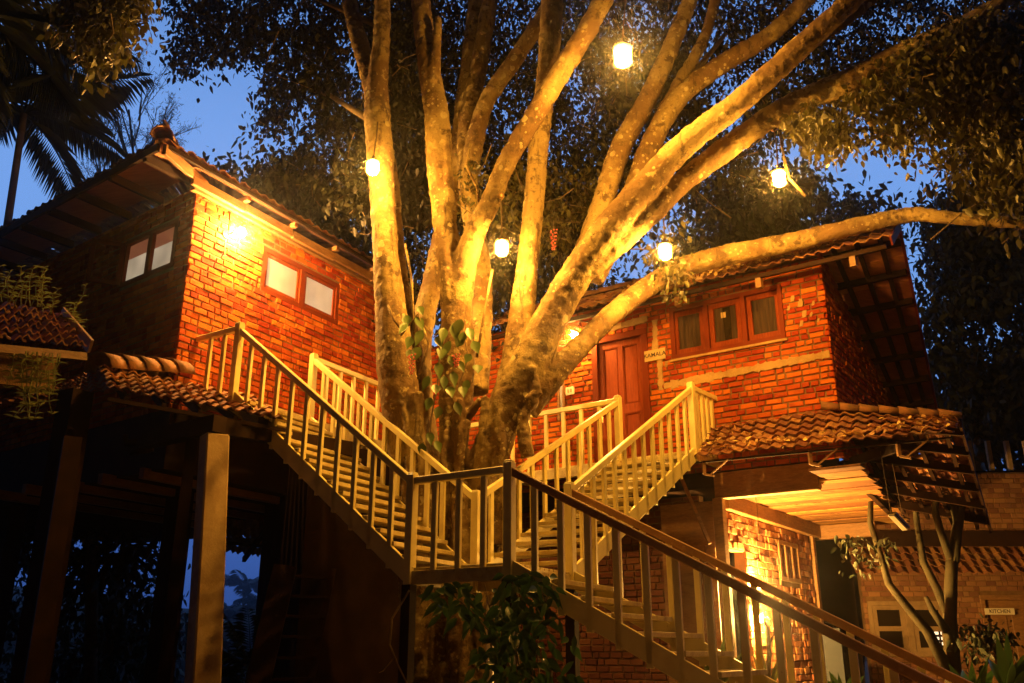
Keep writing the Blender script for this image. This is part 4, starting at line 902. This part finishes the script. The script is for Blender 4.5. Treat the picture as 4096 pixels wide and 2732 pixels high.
b = MB(); b.tube([at(1040, 740, 12.3), at(1010, 800, 12.2), at(1005, 880, 12.2), at(990, 960, 12.3), at(985, 1040, 12.4)], .012, 6); b.tube([at(1060, 740, 12.3), at(1075, 820, 12.2), at(1050, 900, 12.25)], .010, 6); b.tube([at(950, 700, 12.4), at(945, 760, 12.35), at(950, 830, 12.35)], .01, 6); b.build('vine', M['bark2'], cr)
def spike(label, x, y0, y1, Y):
    t_ = thing('flower_spike', label, 'flowers', tuple(at(x, y0, Y)), 'pink flower spikes of the creeper')
    b = MB(); n = 26
    for k in range(n):
        t = k/n; p = at(x, y0+(y1-y0)*t, Y); a = k*2.4; r_ = .05*(1-.6*t); e = p+np.array([math.cos(a)*r_, math.sin(a)*r_, .01]); b.lathe(e, [(.001, -.018), (.012, -.01), (.014, .004), (.001, .018)], 5, axis=(math.cos(a), math.sin(a), .4))
    b.build('petals', M['pink'], t_); b = MB(); b.tube([at(x, y0-20, Y), at(x, y1, Y)], .004, 4); b.build('stalk', M['bark2'], t_)
spike('pink flower spike hanging below the creeper, beside the leftmost stem', 945, 815, 862, 12.2)
spike('pink flower spike hanging in the shade under the creeper leaves', 1047, 815, 845, 12.1)
spike('pink flower spike hanging right of the straight stem', 1271, 528, 576, 12.9)

# ================================================================== KITCHEN BUILDING, far right
kb = thing('kitchen_building', 'dim two-storey brick building with grey framed window and tiled lean-to, behind the small bare tree', 'building', tuple(at(2150, 1450, 20)*np.array([1, 1, 0])))
FK = Fr(at(1975, 1320, 20)[:2], R(-1))
kw = lambda x, y: FK.hit(x, y)
wk = (*sorted((kw(1990, 1380)[0], kw(2173, 1376)[0])), kw(1998, 1508)[1], kw(1991, 1380)[1]); dk = (kw(2253, 1400)[0], kw(2253, 1400)[0]+1.15, .3, kw(2253, 1366)[1])
ztop = kw(2200, 1085)[1]
brick_wall('wall', kb, FK, 0, 8.5, 0, ztop, [wk, dk], pitch=.11, seed=71, m='brick_far', lens=(.22, .11), rough=.003, joint=.014)
b = MB(); b.boxf(FK, -6, -.02, .4, .6, 0, ztop+1); b.build('dark_wall', M['darkwood'], kb)
fm = MB(); s0, s1, z0, z1 = wk
for a, b_, c, d in ((s0, s1, z1-.09, z1), (s0, s1, z0, z0+.09), (s0, s0+.09, z0, z1), (s1-.09, s1, z0, z1), ((s0+s1)/2-.07, (s0+s1)/2+.07, z0, z1)): fm.boxf(FK, a, b_, -.02+random.uniform(0, .004), .08, c, d)
wf = fm.build('window', M['greywood'], kb, bevel=.006)
for k in range(2):
    a, b_ = (s0+.09, (s0+s1)/2-.07) if k == 0 else ((s0+s1)/2+.07, s1-.09); sm = MB(); zm = (z0+z1)/2
    for p, q, c, d in ((a, b_, z1-.18, z1-.09), (a, b_, z0+.09, z0+.18), (a, a+.10, z0+.09, z1-.09), (b_-.10, b_, z0+.09, z1-.09), (a, b_, zm-.05, zm+.05)): sm.boxf(FK, p, q, .0+random.uniform(0, .004), .06, c, d)
    sm.build('sash', M['greywood'], wf, bevel=.005)
    for c, d in ((z0+.17, zm-.045), (zm+.045, z1-.17)):
        pm = MB(); pm.boxf(FK, a+.095, b_-.095, .04, .046, c, d); pm.build('pane', M['glass'], wf)
        if k == 1 and c < zm-.1:                            # glowing patches on the glass, standing in for its bright reflections
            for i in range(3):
                for j in range(4): pm = MB(); u_ = a+.30+i*.13; v_ = c+.06+j*.105; pm.boxf(FK, u_, u_+.085, .034, .039, v_, v_+.06); pm.build('reflection_patch', M['pane_glint'], wf)
s0, s1, z0, z1 = dk; dm = MB()
for a, b_, c, d in ((s0, s1, z1-.1, z1), (s0, s0+.1, z0, z1-.1), (s1-.1, s1, z0, z1-.1)): dm.boxf(FK, a, b_, -.03, .1, c, d)
dr = dm.build('door', M['beam'], kb, bevel=.006); dm = MB(); dm.boxf(FK, s0+.1, s1-.1, .05, .08, z0, z1-.1)
for p, q in ((s0+.2, (s0+s1)/2-.05), ((s0+s1)/2+.05, s1-.2)):
    for c, d in ((z0+.2, z0+1.0), (z0+1.15, z1-.3)): dm.boxf(FK, p, q, .03, .05, c, d)
dm.build('door_leaf', M['beam'], dr, bevel=.012); dm = MB(); dm.lathe(FK.p(s0+.25, .0, z0+1.15), [(.001, -.03), (.03, -.02), (.03, .02), (.001, .03)], 10, axis=FK.n); dm.build('handle', M['brass'], dr)
za, zb = kw(1980, 1320)[1], kw(1980, 1288)[1]
t = MB(); tiles(t, FK.p(-.35, -.75, za-.05), FK.p(8.4, -.75, za-.05), FK.p(8.4, -.02, zb+.25), FK.p(-.2, -.02, zb+.25), 40, 4, amp=.05, seed=80); t.build('lean_to_tiles', M['tile'], kb)
b = MB(); zq = kw(2100, 1277)[1]; b.boxf(FK, 0, 8.4, -.10, -.02, zb+.30, zb+.62); b.build('dark_band', M['darkwood'], kb)
for k in range(9):
    b = MB(); s_ = 1.6+k*.42; b.post(FK.p(s_, .2, 0), ztop, ztop+.75, .09, 0); b.build('baluster', M['concrete'], kb)
b = MB(); b.boxf(FK, 1.3, 8.4, .1, .3, ztop, ztop+.06); b.build('parapet', M['darkwood'], kb)
sign('name_board', 'small white board lettered KITCHEN above the dim kitchen door', FK, kw(2295, 1407)[0]-.02, kw(2295, 1404)[1], .62, .13, -.06, 'KITCHEN', .105, 'white')
# pale panel leaning in the dark gap
pq = at(1895, 1400, 17.5)
t_ = tag(MB.build((lambda m_: (m_.boxf(Fr(pq[:2], R(-5)), -.22, .22, 0, .03, .9, 2.05), m_)[1])(MB()), 'grey_panel', M['bluegrey']), 'dull grey sheet standing in the dark gap beside the lower brick wall', 'panel')

# small tree with several stems in front of the kitchen
def simple_tree(name, label, stems, leaves, m_leaf, size=.1, group=None, bark='bark2', cat='tree', ratio=.5, droop=.5):
    base = at(*stems[0][0][:2], stems[0][0][3]); t_ = thing(name, label, cat, (base[0], base[1], 0), group)
    b = MB()
    for rows in stems:
        pts = [at(x, y, Y) for x, y, w, Y in rows]; b.tube(pts, [w*pxm(p)/2 for (x, y, w, Y), p in zip(rows, pts)], 9, jit=.06)
    o = b.build('trunk', M[bark], t_, smooth=True)
    if leaves:
        allp_ = [foliage_pts(*q[:6], **(q[6] if len(q) > 6 else {}))[0] for q in leaves]
        leaf_mesh('crown', np.concatenate(allp_), M[m_leaf], t_, size=size, ratio=ratio, droop=droop)
    return t_
simple_tree('small_tree', 'small bare-stemmed tree with pale branching stems in front of the kitchen building', [
    [(2195, 1640, 42, 15.5), (2185, 1500, 34, 15.5), (2180, 1420, 30, 15.5), (2183, 1330, 28, 15.5), (2185, 1280, 26, 15.5)],
    [(2180, 1420, 22, 15.5), (2150, 1350, 19, 15.6), (2120, 1290, 17, 15.7), (2105, 1200, 14, 15.7), (2095, 1090, 12, 15.7)],
    [(2185, 1290, 22, 15.5), (2160, 1220, 17, 15.4), (2145, 1170, 16, 15.4), (2155, 1120, 14, 15.4), (2130, 1060, 12, 15.4)],
    [(2188, 1290, 26, 15.5), (2196, 1220, 24, 15.5), (2205, 1170, 20, 15.5), (2215, 1130, 18, 15.5)],
    [(2200, 1215, 18, 15.5), (2190, 1165, 16, 15.5), (2180, 1135, 14, 15.5)],
    [(2175, 1540, 28, 15.4), (2130, 1450, 25, 15.3), (2080, 1390, 20, 15.2), (2040, 1340, 17, 15.2), (2020, 1270, 14, 15.3), (1998, 1200, 14, 15.4), (2000, 1120, 12, 15.4)],
    [(2175, 1450, 20, 15.4), (2140, 1400, 16, 15.4), (2125, 1370, 10, 15.4)]],
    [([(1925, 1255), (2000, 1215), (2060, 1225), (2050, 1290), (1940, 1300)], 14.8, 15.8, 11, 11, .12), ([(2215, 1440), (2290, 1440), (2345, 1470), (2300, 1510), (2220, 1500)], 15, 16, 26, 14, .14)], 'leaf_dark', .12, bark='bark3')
def blade_plant(name, label, base, n, L, Wd, m_, spread=.6, cat='plant', seed=1):
    rr = random.Random(seed); t_ = thing(name, label, cat, tuple(base)); b = MB()
    for k in range(n):
        a = rr.uniform(0, 6.28); lean = rr.uniform(.15, spread); d = np.array([math.cos(a)*lean, math.sin(a)*lean, 1]); bigleaf(b, np.array(base)+np.array([math.cos(a), math.sin(a), 0])*.04, d, L*rr.uniform(.6, 1.1), Wd*rr.uniform(.7, 1.2), curl=rr.uniform(.1, .5)*spread)
    b.build('leaves', M[m_], t_, smooth=True)
    s_ = MB(); s_.tube([np.array(base)-np.array([0, 0, base[2]]), np.array(base)], .03, 6); s_.build('stem', M['bark2'], t_)
    return t_
blade_plant('garden_plant', 'broad strap-leaved plant at the foot of the kitchen tree', at(2220, 1600, 11)-np.array([0, 0, .1]), 9, .75, .13, 'leaf_green', .7, seed=2)
blade_plant('garden_plant', 'arching wide-leaved plant at the lower right corner beyond the handrail', at(2310, 1590, 10.5), 8, .8, .14, 'leaf_green', .9, seed=3)
blade_plant('garden_plant', 'bright green tuft at the foot of the lit lower brick wall post', at(1935, 1600, 11.5), 8, .4, .08, 'leaf_green', .9, seed=4)
blade_plant('garden_plant', 'lamp-lit bushy plant with thin leaves before the plywood panel', at(1655, 1570, 11.6), 22, .75, .07, 'leaf_pale', .8, seed=5)
blade_plant('garden_plant', 'sparse thin-leaved plant before the lit brick wall, under the wall lamp', at(1760, 1580, 11.9), 14, .6, .05, 'grass', .9, seed=6)
b = MB(); b.tube([at(1762, 1590, 11.7), at(1766, 1500, 11.7), at(1763, 1440, 11.7), at(1745, 1410, 11.7)], [.035, .03, .022, .006], 7); b.tube([at(1765, 1480, 11.7), at(1780, 1450, 11.7)], [.02, .006], 5)
tag(b.build('dry_stalk', M['bark2']), 'thin brown dry stalk standing before the lit lower brick wall', 'stalk')

# dark leafy vine in the front, below the landing
fv = thing('leafy_vine', 'dark glossy vine with large drooping leaves below the half landing', 'vine', tuple(Z(at(1180, 1560, 9.2), 0)))
b = MB(); rr = random.Random(12)
for k in range(330):
    u = rr.random(); x = rr.gauss(1190, 55); y = rr.uniform(1315, 1585)
    if k < 50: x, y = rr.uniform(985, 1090), rr.uniform(1335, 1420)
    if y < 1390 and x > 1130 and abs(x-1215) > 70: continue
    p = at(x, y, rr.uniform(8.9, 9.5)); bigleaf(b, p, (rr.uniform(-1, 1), rr.uniform(-.7, .2), rr.uniform(-1, .15)), rr.uniform(.11, .21), rr.uniform(.045, .085), curl=rr.uniform(0, .5))
b.build('leaves', M['leaf_green'], fv, smooth=True)
b = MB()
for k in range(9): x = 1130+k*16; b.tube([at(x, 1620, 9.3), at(x+rr.uniform(-30, 30), 1480, 9.2), at(x+rr.uniform(-30, 30), 1390, 9.3), at(x+rr.uniform(-40, 40), 1340, 9.3)], [.012, .009, .007, .003], 5)
b.tube([at(1150, 1480, 9.3), at(1080, 1400, 9.3), at(1020, 1350, 9.4)], .007, 5); b.build('stem', M['bark2'], fv)
b = MB(); b.tube([at(940, 1355, 10), at(900, 1420, 10), at(895, 1480, 10), at(915, 1530, 10), at(940, 1580, 10)], [.012, .012, .01, .01, .008], 6); b.tube([at(905, 1510, 10), at(880, 1540, 10), at(870, 1545, 10)], [.008, .006, .004], 5)
tag(b.build('hanging_root', M['bark']), 'thin pale root dangling in the dark below the landing corner', 'root')
# white pipe post and pale boards under the landing
b = MB(); b.tube([Z(at(1125, 1450, 11.6), 0), Z(at(1125, 1450, 11.6), 2.3)], .05, 10); tag(b.build('drain_pipe', M['white'], smooth=True), 'white drain pipe standing behind the vine below the landing', 'pipe')

# ================================================================== HUT AND WEEDS, far left
hu = thing('tiled_shelter', 'small tile-roofed shelter overgrown with weeds at the left edge', 'hut', tuple(Z(at(-60, 850, 8.4), 0)))
e0, e1 = at(-60, 780, 8.0), at(200, 806, 9.0); r0, r1 = at(-60, 690, 8.9), at(135, 728, 9.8)
t = MB(); tiles(t, e0, e1, r1, r0, 10, 6, amp=.05, th=.02, seed=91, lift=.055, jit=.03); t.build('tile_slope', M['tile'], hu)
b = MB(); b.bar(e1+np.array([.03, 0, .05]), r1+np.array([.03, 0, .05]), .03, .14); b.bar(e0+np.array([0, 0, -.06]), e1+np.array([0, 0, -.06]), .03, .08); b.build('verge_board', M['beam'], hu)
dd = e1-e0; dd[2] = 0; dd /= np.linalg.norm(dd); nn_ = np.array([-dd[1], dd[0], 0])
a_ = e0+nn_*.25-dd*.6; c_ = e1-dd*.15+nn_*.25; h0 = .42                  # plastered band under the eave, open below
b = MB(); b.hexa([Z(a_, e0[2]-h0), Z(c_, e1[2]-h0), Z(c_+nn_*.2, e1[2]-h0), Z(a_+nn_*.2, e0[2]-h0), Z(a_, e0[2]-.02), Z(c_, e1[2]-.05), Z(c_+nn_*.2, e1[2]), Z(a_+nn_*.2, e0[2]+.05)]); b.build('wall_band', M['mortar'], hu)
b = MB(); b.post(a_, 0, e0[2]-h0, .22, 0); b.post(a_+nn_*1.6, 0, e0[2], .22, 0); b.build('post', M['darkwood'], hu)
b = MB(); b.bar(c_+nn_*.1+np.array([0, 0, -.1]), c_+nn_*1.5+np.array([0, 0, .25]), .1, .14); b.build('beam', M['darkwood'], hu)
def weeds(label, spots, hang=False, seed=1):
    rr = random.Random(seed); base = at(*spots[0]); t_ = thing('weed_clump', label, 'weeds', tuple(base), None); b = MB(); st = MB()
    for (x, y, Y) in spots:
        for k in range(2):
            p = at(x+rr.uniform(-6, 6), y, Y+rr.uniform(-.15, .15)); hgt = rr.uniform(.2, .48)*(-1 if hang else 1); c = [p]; dx = rr.uniform(-.25, .25)
            for q in range(1, 5): c.append(p+np.array([dx*q/4*abs(hgt)+rr.uniform(-.02, .02), rr.uniform(-.05, .02), hgt*q/4]))
            st.tube(c, [.006, .006, .005, .004, .003], 4)
            for q in range(1, 5):
                for e in (-1, 1): bigleaf(b, c[q], (e*rr.uniform(.5, 1), rr.uniform(-.6, .3), rr.uniform(.0, .6)), rr.uniform(.06, .12), rr.uniform(.013, .024), curl=.3)
    b.build('leaves', M['grass'], t_, smooth=True); st.build('stems', M['grass'], t_)
weeds('tangle of thin green weeds growing along the shelter ridge', [(x, 692+x*.22+random.uniform(-6, 6), 9.1) for x in range(0, 130, 17)], seed=1)
weeds('lone leafy weed sprigs at the shelter verge', [(155, 755, 9.5), (160, 745, 9.5), (175, 775, 9.3)], seed=2)
weeds('dry tangled weeds hanging from the shelter eave', [(x, 805+(x-50)*.08, 8.35) for x in range(40, 150, 16)]+[(58+14*k, 850, 8.3) for k in range(5)], hang=True, seed=3)

# ================================================================== PALMS AND TREES AROUND
def frond(mb, st, base, d, L, n, leafL, droop, w=.03):
    d = np.array(d, float); d /= np.linalg.norm(d); pts = []; p = np.array(base, float); v = d.copy(); step = L/14
    for k in range(15):
        pts.append(p.copy()); p = p+v*step; v = v+np.array([0, 0, -droop*.1]); v /= np.linalg.norm(v)
    st.tube(pts, np.linspace(.03, .006, 15)*L/2.2, 5)
    for k in range(n):
        t = .12+.88*k/n; i = min(13, int(t*14)); c = lerp(pts[i], pts[i+1], t*14-i); tg = pts[i+1]-pts[i]; tg /= np.linalg.norm(tg); sd = np.cross(tg, (0, 0, 1)); sd /= np.linalg.norm(sd)+1e-6
        ll = leafL*math.sin(math.pi*(.15+.8*t))**.7
        for e in (-1, 1):
            q = sd*e*.8+tg*.65+np.array([0, 0, -.28+random.uniform(-.15, .1)]); q /= np.linalg.norm(q); x = np.cross(q, (0, 0, 1)); x /= np.linalg.norm(x)+1e-6
            m1 = c+q*ll*.5; tip = c+q*ll+np.array([0, 0, -.25*ll]); mb.add([c, m1+x*w/2, tip, m1-x*w/2], [(0, 1, 2), (0, 2, 3)])
def palm(label, base, head, fr, L, n, leafL, m_='leaf_dark', name='palm_tree', r=.09, w=.035, droop=.55, seed=1):
    random.seed(seed); t_ = thing(name, label, 'palm', (base[0], base[1], base[2])); b = MB(); b.tube([base, lerp(base, head, .5)+np.array([.1, 0, 0]), head], [r*1.2, r, r*.8], 9); b.build('trunk', M['bark2'], t_, smooth=True)
    b = MB(); st = MB()
    for k in range(fr):
        a = 2*math.pi*k/fr+random.uniform(-.2, .2); el = random.uniform(.1, 1.1); frond(b, st, head, (math.cos(a), math.sin(a), el), L*random.uniform(.8, 1.1), n, leafL, droop+random.uniform(-.1, .25), w)
    b.build('fronds', M[m_], t_); st.build('frond_ribs', M[m_], t_)
    return t_
h1 = at(55, 262, 17); palm('dark palm silhouette beside the tiled roof of the dark house', Z(at(10, 700, 17.6), 0), h1, 17, 2.6, 38, .9, seed=4, w=.075)
h2 = at(-70, 30, 14); palm('dark feathery palm filling the upper left corner', Z(at(-120, 600, 14.5), 0), h2, 18, 2.8, 44, .9, seed=6, w=.055)
# thin bare tree against the dusk sky
def bare_tree(label, base, top, seed, name='bare_tree'):
    rr = random.Random(seed); t_ = thing(name, label, 'tree', tuple(base)); b = MB(); lf = []
    def grow(p, d, L, r, lev):
        q = p+d*L; b.tube([p, (p+q)/2+np.array([rr.uniform(-1, 1), 0, rr.uniform(-1, 1)])*L*.05, q], [r, r*.85, r*.7], 5, cap=False)
        if lev == 0:
            for k in range(6): lf.append(q-d*L*rr.random()+np.array([rr.gauss(0, .1), rr.gauss(0, .1), rr.gauss(0, .1)]))
            return
        for k in range(3):
            e = d+np.array([rr.uniform(-.55, .55), rr.uniform(-.4, .4), rr.uniform(-.1, .4)]); e /= np.linalg.norm(e); grow(lerp(p, q, rr.uniform(.45, 1)), e, L*rr.uniform(.58, .8), r*.6, lev-1)
    grow(np.array(base, float), (top-base)/np.linalg.norm(top-base), np.linalg.norm(top-base)*.45, .09, 5)
    b.build('branches', M['bark2'], t_); leaf_mesh('needles', lf, M['leaf_dark'], t_, size=.16, ratio=.12, droop=-.3)
bare_tree('thin feathery bare tree against the dusk sky beyond the tiled roof ridge', at(330, 620, 30), at(290, 170, 30), 5)
bare_tree('fine bare branches reaching over the roof ridge of the dark house', at(210, 640, 30), at(330, 260, 31), 8)
# dark trees beyond the houses
def dark_tree(label, trunk_xy, Y, polys, seed=0, size=.2, m_='leaf_dark'):
    simple_tree('dense_tree', label, [[(trunk_xy[0], 1900, 50, Y), (trunk_xy[0], trunk_xy[1]+200, 40, Y), (*trunk_xy, 26, Y)]], [(p, Y-1.5, Y+1.5, n, 22, .42, dict(gap=gp)) for p, n, gp in polys], m_, size, 'dark trees beyond the houses')
dark_tree('dark leafy tree beyond the tiled ridge of the KAMALA house', (1700, 560), 21, [([(1540, 640), (1560, 480), (1640, 430), (1760, 400), (1850, 390), (1860, 500), (1860, 560), (1700, 620), (1480, 680), (1380, 700)], 420, .72)])
dark_tree('smaller dark tree beside the roof ridge end, under the blue sky gap', (1960, 560), 22, [([(1880, 500), (1920, 460), (1990, 450), (2030, 490), (2020, 560), (1890, 580)], 50, .8)])
dark_tree('tall dark tree wall right of the KAMALA house, blue dusk showing through', (2240, 800), 22, [([(2145, 510), (2180, 440), (2420, 380), (2420, 1000), (2180, 960), (2140, 700)], 1000, .66)])
dark_tree('dark tree behind the eave of the dark house', (700, 600), 20, [([(500, 400), (560, 380), (700, 420), (880, 470), (880, 650), (700, 540)], 300, .85)])
dark_tree('dark tree above the kitchen building parapet', (2200, 1000), 24, [([(2160, 920), (2420, 900), (2420, 1110), (2300, 1100), (2180, 1060)], 260, .9)])
# through the stilts: slim trunks, cordyline, shrubs, mist
def slim(label, rows, bark='bark2'):
    base = at(*rows[0][:2], rows[0][3]); t_ = thing('slender_trunk', label, 'tree', (base[0], base[1], 0), 'slim trunks beyond the stilts'); b = MB(); pts = [at(x, y, Y) for x, y, w, Y in rows]; b.tube(pts, [w*pxm(p)/2 for (x, y, w, Y), p in zip(rows, pts)], 9, jit=.05); b.build('trunk', M[bark], t_, smooth=True); return t_
slim('slim straight pale trunk seen under the dark house, beside the reddish stilt', [(205, 1700, 32, 19), (210, 1450, 30, 19), (212, 1240, 28, 19)])
slim('dark slanting slim trunk carrying the spiky crown, under the dark house', [(230, 1700, 32, 20), (255, 1450, 28, 20), (268, 1330, 24, 20), (270, 1270, 20, 20)])
cd = at(268, 1265, 20); t_ = thing('cordyline', 'dark spiky-leaved crown under the dark house, against the blue mist', 'plant', tuple(cd)); b = MB(); rr = random.Random(2)
for k in range(90):
    d = np.array([rr.gauss(0, 1), rr.gauss(0, 1), rr.gauss(.1, .8)]); d /= np.linalg.norm(d); bigleaf(b, cd+d*.08, d, rr.uniform(.8, 1.35), .07, curl=.5)
b.build('leaves', M['leaf_dark'], t_)
simple_tree('leafy_shrub', 'dark leafy bushes between the stilts at lower left, backed by blue mist', [[(150, 1700, 20, 20), (170, 1500, 12, 20)]], [([(0, 1150), (240, 1200), (370, 1230), (390, 1480), (380, 1600), (0, 1600)], 19, 21.5, 260, 18, .3, dict(gap=.72))], 'leaf_dark', .2, cat='bush')
simple_tree('leafy_shrub', 'dark bushes at the bottom between the pillar and the leaning plank', [[(520, 1700, 20, 17), (530, 1600, 12, 17)]], [([(480, 1545), (600, 1550), (640, 1600), (480, 1600)], 16, 18, 30, 16, .25)], 'leaf_dark', .2, cat='bush')
pb = at(575, 1540, 15.5); random.seed(3); t_ = thing('young_palm', 'young green palm fronds rising behind the pillar, before the blue mist', 'palm', tuple(pb)); b = MB(); st = MB()
for (dx, dz_, L) in ((-.35, 1, 1.15), (-.05, 1, 1.0), (-.6, .6, .95), (.3, .8, .8), (-.7, .25, .8), (.2, .5, .7)): frond(b, st, pb, (dx, -.15, dz_), L, 22, .42, .6, .05)
b.build('fronds', M['leaf_green'], t_); st.build('frond_ribs', M['leaf_green'], t_)
for k, (x, y, Y, s_, lb) in enumerate(((562, 1345, 185, 11.5, 'misty far palm, tallest in the gap right of the pillar'), (610, 1385, 188, 10, 'misty far palm right of the tallest one, half sunk in haze'), (520, 1400, 192, 10, 'misty far palm close beside the pillar edge'))):
    hd = at(x, y, Y); palm(lb, hd-np.array([0, 0, 12]), hd, 12, s_*.6, 14, 2.4, seed=20+k, w=.6, r=.3)
for k, (x, y, Y, n, lb) in enumerate(((560, 1500, 60, 60, 'hazy rounded tree mass below the misty palms'), (300, 1420, 55, 70, 'hazy tree seen between the stilts at far left'))):
    simple_tree('far_tree', lb, [[(x, 1600, 14, Y), (x, y+40, 10, Y)]], [([(x-90, y+10), (x-40, y-30), (x+30, y-20), (x+90, y+20), (x+90, y+160), (x-90, y+160)], Y-3, Y+3, n, 20, .9)], 'leaf_dark', .55)
# leaning stair plank under the house
b = MB(); p0, p1 = at(575, 1640, 13.2), at(655, 1300, 13.9); 
b.bar(p0, p1, .34, .07, up=(.2, -1, .2)); t_ = thing('leaning_ladder', 'dark broad wooden ladder leaning below the dark house, against the blue mist', 'ladder', tuple(Z(p0, 0))); b.build('side_rail', M['darkwood'], t_)
b = MB(); off = np.array([.62, .5, 0]); b.bar(p0+off, p1+off, .1, .07, up=(.2, -1, .2)); b.build('side_rail', M['darkwood'], t_)
for k in range(7):
    b = MB(); q = lerp(p0, p1, (k+.5)/7); b.bar(q, q+off, .1, .04); b.build('rung', M['darkwood'], t_)

# ================================================================== HAZE
USE_HAZE = True
if USE_HAZE:
    hz = bpy.data.materials.new('haze_air'); hz.use_nodes = True; nt = hz.node_tree; nt.nodes.clear(); out = nt.nodes.new('ShaderNodeOutputMaterial'); pv = nt.nodes.new('ShaderNodeVolumePrincipled')
    pv.inputs['Color'].default_value = (.9, .93, 1, 1); pv.inputs['Density'].default_value = .0010; pv.inputs['Anisotropy'].default_value = .965
    nt.links.new(pv.outputs[0], out.inputs['Volume'])
    ms = bpy.data.meshes.new('haze'); x0, x1, y0, y1, z0, z1 = -320, 320, -70, 610, -18, 30
    v = [(x0, y0, z0), (x1, y0, z0), (x1, y1, z0), (x0, y1, z0), (x0, y0, z1), (x1, y0, z1), (x1, y1, z1), (x0, y1, z1)]
    ms.from_pydata(v, [], [(0, 3, 2, 1), (4, 5, 6, 7), (0, 1, 5, 4), (1, 2, 6, 5), (2, 3, 7, 6), (3, 0, 4, 7)]); ms.materials.append(hz)
    o = bpy.data.objects.new('haze', ms); COL.objects.link(o); o['kind'] = 'stuff'; o['label'] = 'thin evening haze'
